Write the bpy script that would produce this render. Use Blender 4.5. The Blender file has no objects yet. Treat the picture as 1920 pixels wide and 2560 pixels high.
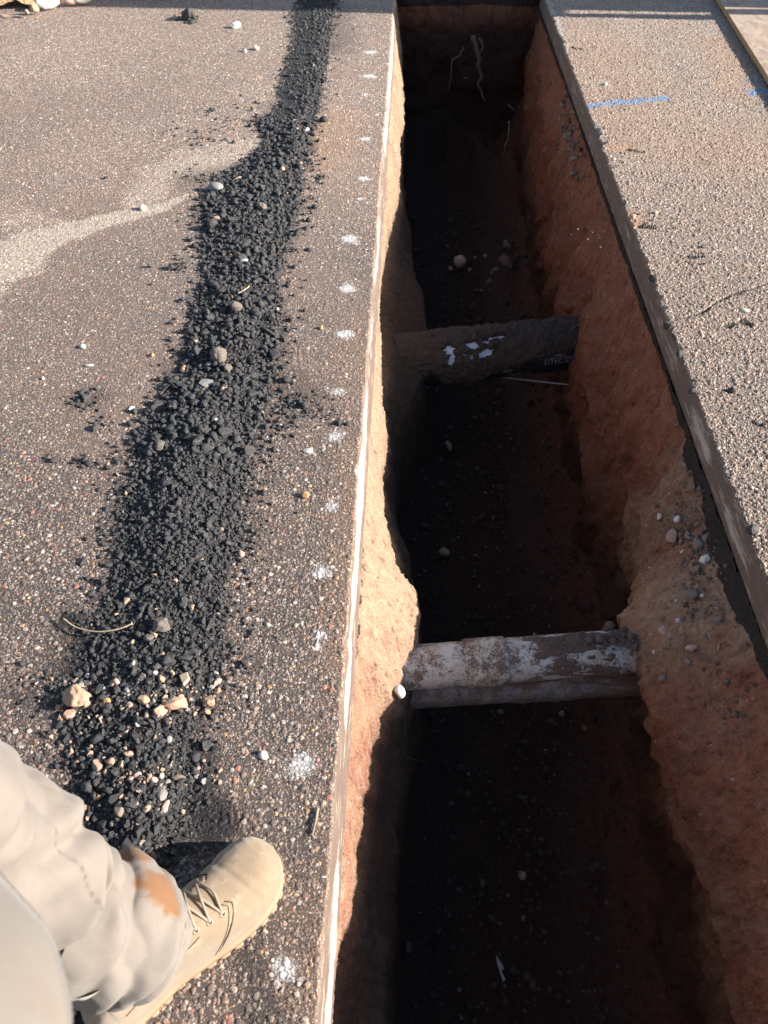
import bpy, bmesh, math, random
import numpy as np
from mathutils import Vector, Matrix

random.seed(7)
rng = np.random.default_rng(11)
SC = bpy.context.scene
COL = SC.collection

# ------------------------------------------------------------------ camera
CAMH = 1.34
PITCH = math.radians(47.65)
YAW = math.radians(1.77)
FPX = 1923.0
RX = np.array([math.cos(YAW), math.sin(YAW), 0.0])
FH = np.array([-math.sin(YAW), math.cos(YAW), 0.0])
ZU = np.array([0, 0, 1.0])
FW = FH * math.cos(PITCH) - ZU * math.sin(PITCH)
UP = FH * math.sin(PITCH) + ZU * math.cos(PITCH)
CAMP = np.array([0.0, 0.0, CAMH])

cd = bpy.data.cameras.new("camera")
cam = bpy.data.objects.new("camera", cd)
COL.objects.link(cam)
cam.location = CAMP
cam.rotation_euler = (math.pi / 2 - PITCH, 0, YAW)
cd.sensor_fit = 'VERTICAL'
cd.sensor_height = 24.0
cd.lens = 24.0 * FPX / 2560.0
cd.clip_start = 0.01
cd.clip_end = 500
cd.dof.use_dof = True
cd.dof.focus_distance = 1.9
cd.dof.aperture_fstop = 4.7
SC.camera = cam

# ------------------------------------------------------------------ sun, sky, exposure
SUN_DIR = Vector((-1.0, 0.04, -0.42)).normalized()
TANL = 0.42
to_sun = -SUN_DIR
ELEV = math.asin(to_sun.z)
sd = bpy.data.lights.new("sun", 'SUN')
sd.energy = 5.0
sd.angle = math.radians(0.5)
sd.color = (1.0, 0.935, 0.865)
sun = bpy.data.objects.new("sun", sd)
COL.objects.link(sun)
sun.rotation_euler = SUN_DIR.to_track_quat('-Z', 'Y').to_euler()
sun.location = (6, 0, 6)
W = bpy.data.worlds.new("World")
SC.world = W
W.use_nodes = True
wn = W.node_tree
wn.nodes.clear()
sky = wn.nodes.new('ShaderNodeTexSky')
sky.sky_type = 'NISHITA'
sky.sun_disc = False
sky.sun_elevation = ELEV
sky.sun_rotation = math.atan2(to_sun.x, to_sun.y)
bg = wn.nodes.new('ShaderNodeBackground')
bg.inputs['Strength'].default_value = 0.075
wo = wn.nodes.new('ShaderNodeOutputWorld')
wn.links.new(sky.outputs[0], bg.inputs[0])
wn.links.new(bg.outputs[0], wo.inputs[0])
SC.view_settings.view_transform = 'Standard'
SC.view_settings.look = 'None'
SC.view_settings.gamma = 1
SC.view_settings.exposure = 1.3

# ------------------------------------------------------------------ projection helpers (source pixels 1920x2560 -> world)
def ray(px, py):
    px = np.asarray(px, float); py = np.asarray(py, float)
    return (((px - 960) / FPX)[..., None] * RX + ((1280 - py) / FPX)[..., None] * UP + FW)

def G(px, py, z=0.0):
    d = ray(px, py)
    t = (z - CAMH) / d[..., 2]
    return CAMP + d * np.asarray(t)[..., None]

def GY(px, py, Y):
    d = ray(px, py)
    return CAMP + d * np.asarray(Y / d[..., 1])[..., None]

def pxscale(P):           # metres per source pixel at point P
    return float(np.dot(np.asarray(P) - CAMP, FW)) / FPX

# ------------------------------------------------------------------ numpy noise
def _hash(ix, iy, iz, s):
    n = (ix.astype(np.int64) * 374761393 + iy.astype(np.int64) * 668265263 + iz.astype(np.int64) * 2147483647 + s * 974711) & 0xFFFFFFFF
    n = ((n ^ (n >> 13)) * 1274126177) & 0xFFFFFFFF
    n = (n ^ (n >> 16)) & 0xFFFFFFFF
    n = (n * 2246822519) & 0xFFFFFFFF
    return ((n ^ (n >> 15)) & 0xFFFFFF) / float(0xFFFFFF)

def vnoise(x, y, z=None, s=0):
    x = np.asarray(x, float); y = np.asarray(y, float)
    z = np.zeros_like(x) if z is None else np.asarray(z, float)
    x, y, z = np.broadcast_arrays(x, y, z)
    ix, iy, iz = np.floor(x), np.floor(y), np.floor(z)
    fx, fy, fz = x - ix, y - iy, z - iz
    fx, fy, fz = [f * f * (3 - 2 * f) for f in (fx, fy, fz)]
    r = 0
    for dx in (0, 1):
        for dy in (0, 1):
            for dz in (0, 1):
                w = (fx if dx else 1 - fx) * (fy if dy else 1 - fy) * (fz if dz else 1 - fz)
                r = r + w * _hash(ix + dx, iy + dy, iz + dz, s)
    return r * 2 - 1

def fbm(x, y, z=None, o=4, s=0, g=0.5):
    r, a, f, t = 0, 1.0, 1.0, 0
    for k in range(o):
        r = r + a * vnoise(np.asarray(x) * f + 17.3 * k, np.asarray(y) * f, None if z is None else np.asarray(z) * f, s + k)
        t += a; a *= g; f *= 2.03
    return r / t

def sstep(a, b, x):
    t = np.clip((np.asarray(x, float) - a) / (b - a), 0, 1)
    return t * t * (3 - 2 * t)

# ------------------------------------------------------------------ mesh helpers
def setp(o, label=None, cat=None, group=None, kind=None):
    if label: o['label'] = label
    if cat: o['category'] = cat
    if group: o['group'] = group
    if kind: o['kind'] = kind
    return o

def empty(name, loc, label, cat, group=None):
    o = bpy.data.objects.new(name, None)
    COL.objects.link(o)
    o.location = loc
    o.empty_display_size = 0.05
    return setp(o, label, cat, group)

def np_obj(name, V, F, mat, parent=None, attrs=None, smooth=True, loc=None):
    """V (n,3) world coordinates, F (m,3|4)"""
    V = np.asarray(V, np.float32)
    F = np.asarray(F, np.int32)
    if loc is not None:
        V = V - np.asarray(loc, np.float32)
    me = bpy.data.meshes.new(name)
    k = F.shape[1]
    me.vertices.add(len(V)); me.vertices.foreach_set('co', V.ravel())
    me.loops.add(F.size); me.loops.foreach_set('vertex_index', F.ravel())
    me.polygons.add(len(F))
    me.polygons.foreach_set('loop_start', np.arange(0, F.size, k, dtype=np.int32))
    me.polygons.foreach_set('loop_total', np.full(len(F), k, np.int32))
    me.polygons.foreach_set('use_smooth', np.full(len(F), smooth, bool))
    for an, av in (attrs or {}).items():
        a = me.attributes.new(an, 'FLOAT', 'POINT')
        a.data.foreach_set('value', np.asarray(av, np.float32).ravel())
    me.update(calc_edges=True)
    me.validate()
    if mat: me.materials.append(mat)
    o = bpy.data.objects.new(name, me)
    COL.objects.link(o)
    if loc is not None: o.location = loc
    if parent is not None:
        o.parent = parent
        o.location = Vector(o.location) - parent.location
    return o

def grid_faces(nr, nc, closed=False):
    i = np.arange(nr - 1)[:, None]; 
    j = np.arange(nc if closed else nc - 1)[None, :]
    j2 = (j + 1) % nc
    return np.stack([i * nc + j, i * nc + j2, (i + 1) * nc + j2, (i + 1) * nc + j], -1).reshape(-1, 4)

def tube(pts, rad, n=8, caps=True):
    """pts (k,3), rad scalar or (k,) -> V,F (quads incl. degenerate caps)"""
    pts = np.asarray(pts, float); k = len(pts)
    rad = np.broadcast_to(np.asarray(rad, float), (k,)).copy()
    T = np.gradient(pts, axis=0); T /= np.linalg.norm(T, axis=1)[:, None] + 1e-12
    ref = np.array([0.0, 0, 1]) if abs(T[0][2]) < 0.9 else np.array([1.0, 0, 0])
    u = np.cross(T[0], ref); u /= np.linalg.norm(u)
    V = []
    a = np.linspace(0, 2 * np.pi, n, endpoint=False)
    for i in range(k):
        u = u - T[i] * np.dot(u, T[i]); u /= np.linalg.norm(u) + 1e-12
        v = np.cross(T[i], u)
        V.append(pts[i] + rad[i] * (np.cos(a)[:, None] * u + np.sin(a)[:, None] * v))
    V = np.concatenate(V)
    F = grid_faces(k, n, True)
    if caps:
        c0, c1 = len(V), len(V) + 1
        V = np.vstack([V, pts[0], pts[-1]])
        j = np.arange(n); j2 = (j + 1) % n
        F = np.vstack([F, np.stack([j2, j, np.full(n, c0), np.full(n, c0)], -1), np.stack([(k - 1) * n + j, (k - 1) * n + j2, np.full(n, c1), np.full(n, c1)], -1)])
        tri = F[:, 2] == F[:, 3]
        q, t = F[~tri], F[tri][:, :3]
        return V, q, t
    return V, F, None

def mixed_obj(name, parts, mat, parent=None, loc=None, smooth=True, attrs=None):
    """parts: list of (V, quads, tris|None) joined into one mesh"""
    Vs, Fs, off = [], [], 0
    for V, q, t in parts:
        Vs.append(V)
        if q is not None and len(q): Fs.append(np.vstack([q[:, [0, 1, 2]], q[:, [0, 2, 3]]]) + off)
        if t is not None and len(t): Fs.append(t + off)
        off += len(V)
    return np_obj(name, np.vstack(Vs), np.vstack(Fs), mat, parent, attrs, smooth, loc)

def spline(P, n):
    """Catmull-Rom through P, n samples"""
    P = np.asarray(P, float)
    Q = np.vstack([2 * P[0] - P[1], P, 2 * P[-1] - P[-2]])
    t = np.linspace(0, len(P) - 1 - 1e-9, n)
    i = t.astype(int); f = (t - i)[:, None]
    a, b, c, d = Q[i], Q[i + 1], Q[i + 2], Q[i + 3]
    return 0.5 * (2 * b + (c - a) * f + (2 * a - 5 * b + 4 * c - d) * f ** 2 + (3 * b - a - 3 * c + d) * f ** 3)

def ico(sub):
    bm = bmesh.new()
    bmesh.ops.create_icosphere(bm, subdivisions=sub, radius=1)
    V = np.array([v.co[:] for v in bm.verts]); F = np.array([[v.index for v in f.verts] for f in bm.faces])
    bm.free()
    return V, F
ICO = {k: ico(k) for k in (1, 2, 3, 4)}

def rand_rot(n, r=rng):
    q = r.normal(size=(n, 4)); q /= np.linalg.norm(q, axis=1)[:, None]
    w, x, y, z = q.T
    return np.stack([1 - 2 * (y * y + z * z), 2 * (x * y - z * w), 2 * (x * z + y * w), 2 * (x * y + z * w), 1 - 2 * (x * x + z * z), 2 * (y * z - x * w),
                     2 * (x * z - y * w), 2 * (y * z + x * w), 1 - 2 * (x * x + y * y)], -1).reshape(n, 3, 3)

def rocks(P, R, sub=2, cuts=7, cmin=0.45, lump=0.0, flat=(0.55, 1.0), r=rng):
    """batch of angular stones at P (n,3) with radii R (n,) -> V, F, index of the stone of each vertex"""
    B, F = ICO[sub]
    n, m = len(P), len(B)
    V = np.repeat(B[None], n, 0)
    if lump > 0:
        o = r.uniform(0, 100, (n, 1, 3))
        q = V * 1.8 + o
        V = V * (1 + lump * fbm(q[..., 0], q[..., 1], q[..., 2], 3, 5))[..., None]
    for k in range(cuts):
        nn = r.normal(size=(n, 1, 3)); nn /= np.linalg.norm(nn, axis=2, keepdims=True)
        c = r.uniform(cmin, 0.92, (n, 1))
        d = (V * nn).sum(2) - c
        V = V - np.maximum(d, 0)[..., None] * nn
    s = np.stack([r.uniform(0.8, 1.25, n), r.uniform(0.65, 1.05, n), r.uniform(flat[0], flat[1], n)], -1)
    V = V * s[:, None]
    # random yaw plus a limited tilt keeps flat sides down
    yaw = r.uniform(0, 2 * np.pi, n); til = r.normal(0, 0.45, n); ax = r.uniform(0, 2 * np.pi, n)
    cy, sy = np.cos(yaw), np.sin(yaw); z = np.zeros(n); on = np.ones(n)
    Rz = np.stack([cy, -sy, z, sy, cy, z, z, z, on], -1).reshape(n, 3, 3)
    ct, st = np.cos(til), np.sin(til)
    Rx_ = np.stack([on, z, z, z, ct, -st, z, st, ct], -1).reshape(n, 3, 3)
    ca, sa = np.cos(ax), np.sin(ax)
    Ra = np.stack([ca, -sa, z, sa, ca, z, z, z, on], -1).reshape(n, 3, 3)
    M = Ra @ Rx_ @ Rz
    V = np.einsum('nij,nmj->nmi', M, V) * np.asarray(R)[:, None, None] + np.asarray(P)[:, None]
    F = (F[None] + (np.arange(n) * m)[:, None, None]).reshape(-1, 3)
    return V.reshape(-1, 3), F, np.repeat(np.arange(n), m)

# ------------------------------------------------------------------ node helpers
class NT:
    def __init__(self, name, disp=None):
        self.m = bpy.data.materials.new(name)
        self.m.use_nodes = True
        self.t = self.m.node_tree
        self.t.nodes.clear()
        self.out = self.t.nodes.new('ShaderNodeOutputMaterial')
        self.b = self.t.nodes.new('ShaderNodeBsdfPrincipled')
        self.t.links.new(self.b.outputs[0], self.out.inputs[0])
        if disp: self.m.displacement_method = disp
        self.tc = self.t.nodes.new('ShaderNodeTexCoord')
        self.obj = self.tc.outputs['Object']
    def put(self, sock, v):
        if hasattr(v, 'is_linked') or isinstance(v, bpy.types.NodeSocket): self.t.links.new(v, sock)
        elif isinstance(v, (tuple, list)) and len(v) == 3 and sock.type == 'RGBA': sock.default_value = (*v, 1)
        else: sock.default_value = v
    def n(self, ty, ins=None, **props):
        nd = self.t.nodes.new(ty)
        for k, v in props.items(): setattr(nd, k, v)
        for k, v in (ins or {}).items(): self.put(nd.inputs[k], v)
        return nd
    def m_(self, op, a, b=0.0, c=0.0, clamp=False):
        nd = self.t.nodes.new('ShaderNodeMath'); nd.operation = op; nd.use_clamp = clamp
        for i, v in enumerate((a, b, c)): self.put(nd.inputs[i], v)
        return nd.outputs[0]
    def v_(self, op, a, b=(0, 0, 0), s=None):
        nd = self.t.nodes.new('ShaderNodeVectorMath'); nd.operation = op
        self.put(nd.inputs[0], a); self.put(nd.inputs[1], b)
        if s is not None: self.put(nd.inputs['Scale'], s)
        return nd.outputs[0]
    def noise(self, vec, scale, detail=3, rough=0.55, col=False, dist=0.0):
        nd = self.n('ShaderNodeTexNoise', {'Vector': vec, 'Scale': scale, 'Detail': detail, 'Roughness': rough, 'Distortion': dist})
        return nd.outputs['Color' if col else 'Fac']
    def voro(self, vec, scale, feature='F1', rand=1.0, dim='3D'):
        nd = self.n('ShaderNodeTexVoronoi', feature=feature, voronoi_dimensions=dim)
        self.put(nd.inputs['Vector'], vec); self.put(nd.inputs['Scale'], scale); self.put(nd.inputs['Randomness'], rand)
        return nd
    def ramp(self, fac, stops, interp='LINEAR'):
        nd = self.t.nodes.new('ShaderNodeValToRGB'); cr = nd.color_ramp; cr.interpolation = interp
        while len(cr.elements) < len(stops): cr.elements.new(0.5)
        for e, (p, c) in zip(cr.elements, stops):
            e.position = p; e.color = (*c, 1) if not isinstance(c, (int, float)) else (c, c, c, 1)
        self.put(nd.inputs[0], fac)
        return nd.outputs[0]
    def rng_(self, v, a, b, c=0.0, d=1.0, smooth=True):
        nd = self.t.nodes.new('ShaderNodeMapRange')
        nd.interpolation_type = 'SMOOTHSTEP' if smooth else 'LINEAR'
        for i, x in enumerate((v, a, b, c, d)): self.put(nd.inputs[i], x)
        return nd.outputs[0]
    def mix(self, f, a, b, blend='MIX'):
        nd = self.t.nodes.new('ShaderNodeMix'); nd.data_type = 'RGBA'; nd.blend_type = blend
        self.put(nd.inputs['Factor'], f); self.put(nd.inputs[6], a); self.put(nd.inputs[7], b)
        return nd.outputs[2]
    def attr(self, name, what='Fac'):
        return self.n('ShaderNodeAttribute', attribute_name=name).outputs[what]
    def sep(self, v):
        nd = self.t.nodes.new('ShaderNodeSeparateXYZ'); self.put(nd.inputs[0], v); return nd.outputs
    def sepc(self, v):
        nd = self.t.nodes.new('ShaderNodeSeparateColor'); self.put(nd.inputs[0], v); return nd.outputs
    def comb(self, x, y, z):
        nd = self.t.nodes.new('ShaderNodeCombineXYZ')
        for i, v in enumerate((x, y, z)): self.put(nd.inputs[i], v)
        return nd.outputs[0]
    def disp(self, h, scale=1.0, mid=0.0):
        nd = self.n('ShaderNodeDisplacement', {'Height': h, 'Scale': scale, 'Midlevel': mid})
        self.t.links.new(nd.outputs[0], self.out.inputs['Displacement'])
    def bump(self, h, dist=0.002, strength=1.0):
        nd = self.n('ShaderNodeBump', {'Height': h, 'Distance': dist, 'Strength': strength})
        self.t.links.new(nd.outputs[0], self.b.inputs['Normal'])
    def base(self, c, rough=0.8, spec=0.3):
        self.put(self.b.inputs['Base Color'], c); self.put(self.b.inputs['Roughness'], rough); self.put(self.b.inputs['Specular IOR Level'], spec)
        return self.m

# ------------------------------------------------------------------ materials
PEB = [(0.0, (0.085, 0.082, 0.08)), (0.12, (0.17, 0.135, 0.115)), (0.26, (0.32, 0.25, 0.195)), (0.36, (0.115, 0.12, 0.125)), (0.46, (0.25, 0.15, 0.115)),
       (0.56, (0.40, 0.335, 0.275)), (0.66, (0.15, 0.16, 0.135)), (0.73, (0.24, 0.225, 0.215)), (0.81, (0.38, 0.24, 0.16)), (0.87, (0.52, 0.46, 0.39)), (0.95, (0.34, 0.12, 0.075)), (0.98, (0.46, 0.29, 0.12))]

def asphalt_material():
    N = NT('worn asphalt', 'BOTH')
    P = N.obj
    wv = N.v_('SCALE', N.v_('SUBTRACT', N.noise(P, 130, 2, 0.5, True), (0.5, 0.5, 0.5)), s=0.0065)
    Q = N.v_('ADD', P, wv)
    dust_and_paling = N.attr('dust_and_paling'); white = N.attr('white'); dark = N.attr('dark'); blue = N.attr('blue'); crack = N.attr('crack'); tan = N.attr('tan'); coarse = N.attr('coarse')
    col = N.mix(N.noise(P, 900, 2), (0.060, 0.049, 0.044), (0.125, 0.103, 0.091))
    rt = N.rng_(coarse, 1.3, 1.7)
    nearb = N.m_('MULTIPLY', N.rng_(coarse, 0.72, 1.12), N.m_('SUBTRACT', 1.0, rt))
    col = N.mix(N.m_('MULTIPLY', nearb, 0.5), col, (0.030, 0.027, 0.027))
    h = N.m_('MULTIPLY', N.noise(P, 700, 2), 0.0005)
    hmask = None
    layers = [(290, 0.85, 0.46, 0.0009, 0), (140, 0.74, 0.46, 0.0018, 1), (84, 0.46, 0.44, 0.0027, 2)]
    for scale, act, rad, hh, idx in layers:
        v = N.voro(N.v_('ADD', Q, (idx * 3.1, idx * 1.7, 0)), scale)
        c = N.sepc(v.outputs['Color'])
        thr = act if idx < 2 else N.m_('MULTIPLY', coarse, act)
        on = N.m_('LESS_THAN', c[0], thr)
        rr = N.m_('MULTIPLY_ADD', c[1], 0.22, rad - 0.11)
        q = N.m_('DIVIDE', v.outputs['Distance'], rr)
        dome = N.m_('SQRT', N.m_('MAXIMUM', N.m_('SUBTRACT', 1.0, N.m_('POWER', q, 3.0)), 0.0))
        dome = N.m_('MULTIPLY', dome, on)
        msk = N.rng_(dome, 0.25, 0.55)
        pc = N.ramp(c[2], PEB, 'CONSTANT')
        pc = N.mix(N.rng_(N.noise(P, 500, 2), .35, .75), pc, N.mix(0.45, pc, (0.04, 0.035, 0.03)))
        pc = N.mix(0.30, pc, (0.175, 0.118, 0.092))
        pc = N.mix(N.m_('MULTIPLY', rt, 0.5), pc, N.mix(1.0, pc, (2.45, 2.4, 2.3), 'MULTIPLY'))
        pc = N.mix(N.m_('MULTIPLY', N.rng_(dust_and_paling, 0.10, 0.45), N.m_('MULTIPLY_ADD', rt, -0.6, 0.6)), pc, N.mix(1.0, pc, (2.3, 2.2, 2.1), 'MULTIPLY'))
        pc = N.mix(1.0, pc, N.comb(*[N.m_('MULTIPLY_ADD', c[1], 0.55, 0.95)] * 3), 'MULTIPLY')
        col = N.mix(msk, col, pc)
        lift = N.m_('MULTIPLY_ADD', c[1], 0.6, 0.6)
        if idx == 2: cell2 = c
        if idx == 1: cell1 = c
        h = N.m_('MAXIMUM', h, N.m_('MULTIPLY', N.m_('MULTIPLY', dome, lift), N.m_('MULTIPLY_ADD', rt, hh * 0.8, hh)))
    # broad colour drift, then dust and the paling with distance
    drift = N.noise(P, 2.3, 4)
    col = N.mix(N.m_('MULTIPLY', N.rng_(drift, 0.33, 0.68, 0.05, 0.42), N.m_('MULTIPLY_ADD', nearb, -0.6, 1.0)), col, (0.25, 0.165, 0.125))
    dn = N.m_('MULTIPLY', dust_and_paling, N.rng_(N.noise(P, 190, 3, .7), 0.32, 0.68, 0.1, 1.0))
    dn = N.m_('MULTIPLY', dn, N.m_('MULTIPLY', N.m_('MULTIPLY_ADD', cell1[1], 1.0, 0.22), N.m_('MULTIPLY_ADD', cell2[2], 1.0, 0.45)))
    dn = N.m_('MINIMUM', dn, 0.92)
    col = N.mix(dn, col, N.mix(N.noise(P, 420, 2), (0.36, 0.30, 0.235), (0.58, 0.50, 0.41)))
    tn = N.m_('MULTIPLY', tan, N.rng_(N.noise(P, 200, 3), 0.25, 0.7))
    col = N.mix(tn, col, (0.42, 0.24, 0.13))
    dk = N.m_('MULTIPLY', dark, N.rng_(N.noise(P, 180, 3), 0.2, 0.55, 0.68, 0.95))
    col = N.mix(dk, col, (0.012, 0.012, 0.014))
    # sprayed paint sits on the high grains
    hn = N.rng_(h, 0.0004, 0.0022)
    sp = N.noise(P, 240, 3, 0.7)
    wm = N.rng_(N.m_('ADD', N.m_('MULTIPLY', white, 1.25), N.m_('ADD', N.m_('MULTIPLY', hn, 0.25), N.m_('MULTIPLY', N.m_('SUBTRACT', sp, 0.5), 1.3))), 0.45, 1.0)
    wm = N.m_('MULTIPLY', wm, N.rng_(white, 0.02, 0.2))
    col = N.mix(N.m_('MULTIPLY', wm, 0.72), col, (0.66, 0.65, 0.635))
    bm_ = N.rng_(N.m_('ADD', N.m_('MULTIPLY', blue, 0.95), N.m_('ADD', N.m_('MULTIPLY', hn, 0.2), N.m_('MULTIPLY', N.m_('SUBTRACT', sp, 0.5), 1.5))), 0.5, 1.0)
    bm_ = N.m_('MULTIPLY', bm_, N.rng_(blue, 0.02, 0.2))
    col = N.mix(N.m_('MULTIPLY', bm_, 0.66), col, (0.10, 0.29, 0.52))
    col = N.mix(N.m_('MULTIPLY', crack, 0.9), col, (0.012, 0.011, 0.011))
    h = N.m_('SUBTRACT', h, N.m_('MULTIPLY', crack, 0.006))
    # sawn face (below the road surface): smeared section, slurry
    z = N.sep(P)[2]
    face = N.rng_(z, -0.004, -0.009)
    S = N.v_('MULTIPLY', P, (1.0, 0.11, 1.0))
    vv = N.voro(N.v_('ADD', S, N.v_('SCALE', N.noise(S, 90, 2, 0.5, True), s=0.01)), 105)
    fc = N.sepc(vv.outputs['Color'])
    fon = N.m_('LESS_THAN', fc[0], 0.5)
    fm = N.m_('MULTIPLY', fon, N.rng_(vv.outputs['Distance'], 0.42, 0.28))
    fcol = N.mix(N.noise(S, 120, 4, 0.65), (0.100, 0.068, 0.053), (0.25, 0.18, 0.142))
    fcol = N.mix(N.m_('MULTIPLY', fm, 0.85), fcol, N.mix(fc[1], (0.40, 0.33, 0.27), (0.25, 0.17, 0.12)))
    slurry = N.attr('slurry')
    sl = N.rng_(N.m_('ADD', slurry, N.m_('MULTIPLY', N.m_('SUBTRACT', N.noise(S, 75, 5, 0.75), 0.5), 1.5)), 0.36, 0.72)
    sl = N.m_('MULTIPLY', sl, N.rng_(slurry, 0.03, 0.2))
    fcol = N.mix(N.m_('MULTIPLY', sl, 0.9), fcol, N.mix(N.noise(S, 200, 3), (0.36, 0.30, 0.25), (0.66, 0.61, 0.54)))
    col = N.mix(face, col, fcol)
    fh = N.m_('ADD', N.m_('MULTIPLY', N.noise(P, 90, 5, 0.7), 0.0065), N.m_('MULTIPLY', fm, 0.0004))
    h2 = N.t.nodes.new('ShaderNodeMix'); h2.data_type = 'FLOAT'
    N.put(h2.inputs[0], face); N.put(h2.inputs[2], h); N.put(h2.inputs[3], fh)
    N.disp(h2.outputs[0])
    return N.base(col, N.rng_(N.noise(P, 300, 2), 0.3, 0.7, 0.55, 0.9), 0.35)

def soil_material():
    N = NT('cut earth', 'BOTH')
    P = N.obj
    tan = N.attr('tan'); black = N.attr('black'); deep_shade = N.attr('deep_shade'); stone = N.attr('stone')
    n1 = N.noise(P, 9, 5, 0.6); n2 = N.noise(P, 70, 4, 0.65); n3 = N.noise(P, 420, 3, 0.7)
    red = N.mix(n2, (0.22, 0.080, 0.046), (0.47, 0.205, 0.128))
    tn = N.mix(n2, (0.34, 0.218, 0.145), (0.54, 0.38, 0.26))
    f = N.rng_(N.m_('ADD', tan, N.m_('MULTIPLY', N.m_('SUBTRACT', n1, 0.5), 0.8)), 0.2, 0.8)
    col = N.mix(f, red, tn)
    col = N.mix(N.rng_(n3, 0.40, 0.72, 0.0, 0.55), col, N.mix(f, (0.095, 0.036, 0.021), (0.22, 0.125, 0.075)))
    col = N.mix(N.m_('MULTIPLY', N.rng_(N.noise(P, 5, 3), 0.5, 0.7), 0.35), col, (0.16, 0.11, 0.085))
    SS = N.v_('MULTIPLY', P, (1.0, 1.0, 0.20))
    st_ = N.noise(SS, 48, 4, 0.65)
    col = N.mix(N.rng_(st_, 0.52, 0.68, 0, 0.55), col, N.mix(f, (0.40, 0.215, 0.13), (0.56, 0.40, 0.27)))
    col = N.mix(N.rng_(st_, 0.45, 0.30, 0, 0.6), col, (0.085, 0.034, 0.020))
    wv = N.v_('ADD', P, N.v_('SCALE', N.noise(P, 110, 2, 0.5, True), s=0.008))
    v = N.voro(wv, 85); c = N.sepc(v.outputs['Color'])
    on = N.m_('LESS_THAN', c[0], N.m_('MULTIPLY_ADD', stone, 0.35, 0.07))
    q = N.m_('DIVIDE', v.outputs['Distance'], N.m_('MULTIPLY_ADD', c[1], 0.22, 0.2))
    dome = N.m_('MULTIPLY', N.m_('SQRT', N.m_('MAXIMUM', N.m_('SUBTRACT', 1.0, N.m_('POWER', q, 2.5)), 0.0)), on)
    pm = N.rng_(dome, 0.3, 0.6)
    col = N.mix(N.m_('MULTIPLY', pm, 0.75), col, N.ramp(c[2], [(0, (0.45, 0.36, 0.28)), (0.3, (0.28, 0.17, 0.11)), (0.55, (0.55, 0.49, 0.42)), (0.8, (0.20, 0.19, 0.19))], 'CONSTANT'))
    v2 = N.voro(wv, 260); c2 = N.sepc(v2.outputs['Color'])
    on2 = N.m_('LESS_THAN', c2[0], 0.42)
    d2 = N.m_('MULTIPLY', N.rng_(v2.outputs['Distance'], 0.45, 0.1), on2)
    col = N.mix(N.m_('MULTIPLY', d2, 0.6), col, N.mix(c2[2], (0.26, 0.14, 0.085), (0.60, 0.46, 0.34)))
    bk = N.rng_(N.m_('ADD', black, N.m_('MULTIPLY', N.m_('SUBTRACT', N.noise(P, 45, 4, 0.6), 0.5), 1.1)), 0.4, 0.6)
    bk = N.m_('MULTIPLY', bk, N.rng_(black, 0.02, 0.15))
    col = N.mix(N.m_('MULTIPLY', bk, 0.93), col, N.mix(n3, (0.010, 0.0095, 0.0095), (0.062, 0.055, 0.05)))
    col = N.mix(N.m_('MULTIPLY', deep_shade, 0.93), col, N.mix(n2, (0.013, 0.0108, 0.0108), (0.040, 0.0315, 0.030)))  # trench shade painted into the earth colour by this mask
    h = N.m_('ADD', N.m_('MULTIPLY', N.noise(P, 22, 5, 0.6), 0.022), N.m_('MULTIPLY', N.noise(P, 150, 4, 0.7), 0.0085))
    h = N.m_('ADD', h, N.m_('MULTIPLY', N.m_('SUBTRACT', st_, 0.5), 0.012))
    h = N.m_('ADD', h, N.m_('MULTIPLY', dome, 0.005))
    h = N.m_('ADD', h, N.m_('MULTIPLY', d2, 0.0026))
    N.disp(h, 1.0, 0.0135)
    return N.base(col, 0.95, 0.12)

def rubble_material():
    N = NT('asphalt millings', None)
    P = N.obj
    t = N.attr('tint'); pale = N.attr('pale')
    n = N.noise(P, 480, 3, 0.7)
    col = N.mix(N.rng_(n, 0.3, 0.7), (0.017, 0.0168, 0.018), (0.060, 0.057, 0.056))
    col = N.mix(N.m_('MULTIPLY', t, 0.42), col, (0.085, 0.083, 0.083))
    v = N.voro(P, 330); c = N.sepc(v.outputs['Color'])
    sp = N.m_('MULTIPLY', N.m_('LESS_THAN', c[0], 0.10), N.rng_(v.outputs['Distance'], 0.4, 0.25))
    col = N.mix(N.m_('MULTIPLY', sp, 0.8), col, N.mix(c[1], (0.22, 0.17, 0.13), (0.46, 0.42, 0.37)))
    pc = N.mix(N.noise(P, 300, 3), (0.38, 0.23, 0.15), (0.60, 0.43, 0.31))
    pc = N.mix(N.rng_(t, 0.5, 0.6), pc, (0.30, 0.27, 0.24))
    col = N.mix(pale, col, pc)
    N.bump(N.m_('ADD', N.noise(P, 420, 4, 0.7), N.m_('MULTIPLY', N.noise(P, 1500, 2), 0.4)), 0.0025, 0.9)
    return N.base(col, N.m_('MULTIPLY_ADD', n, 0.5, 0.32), 0.5)

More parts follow.
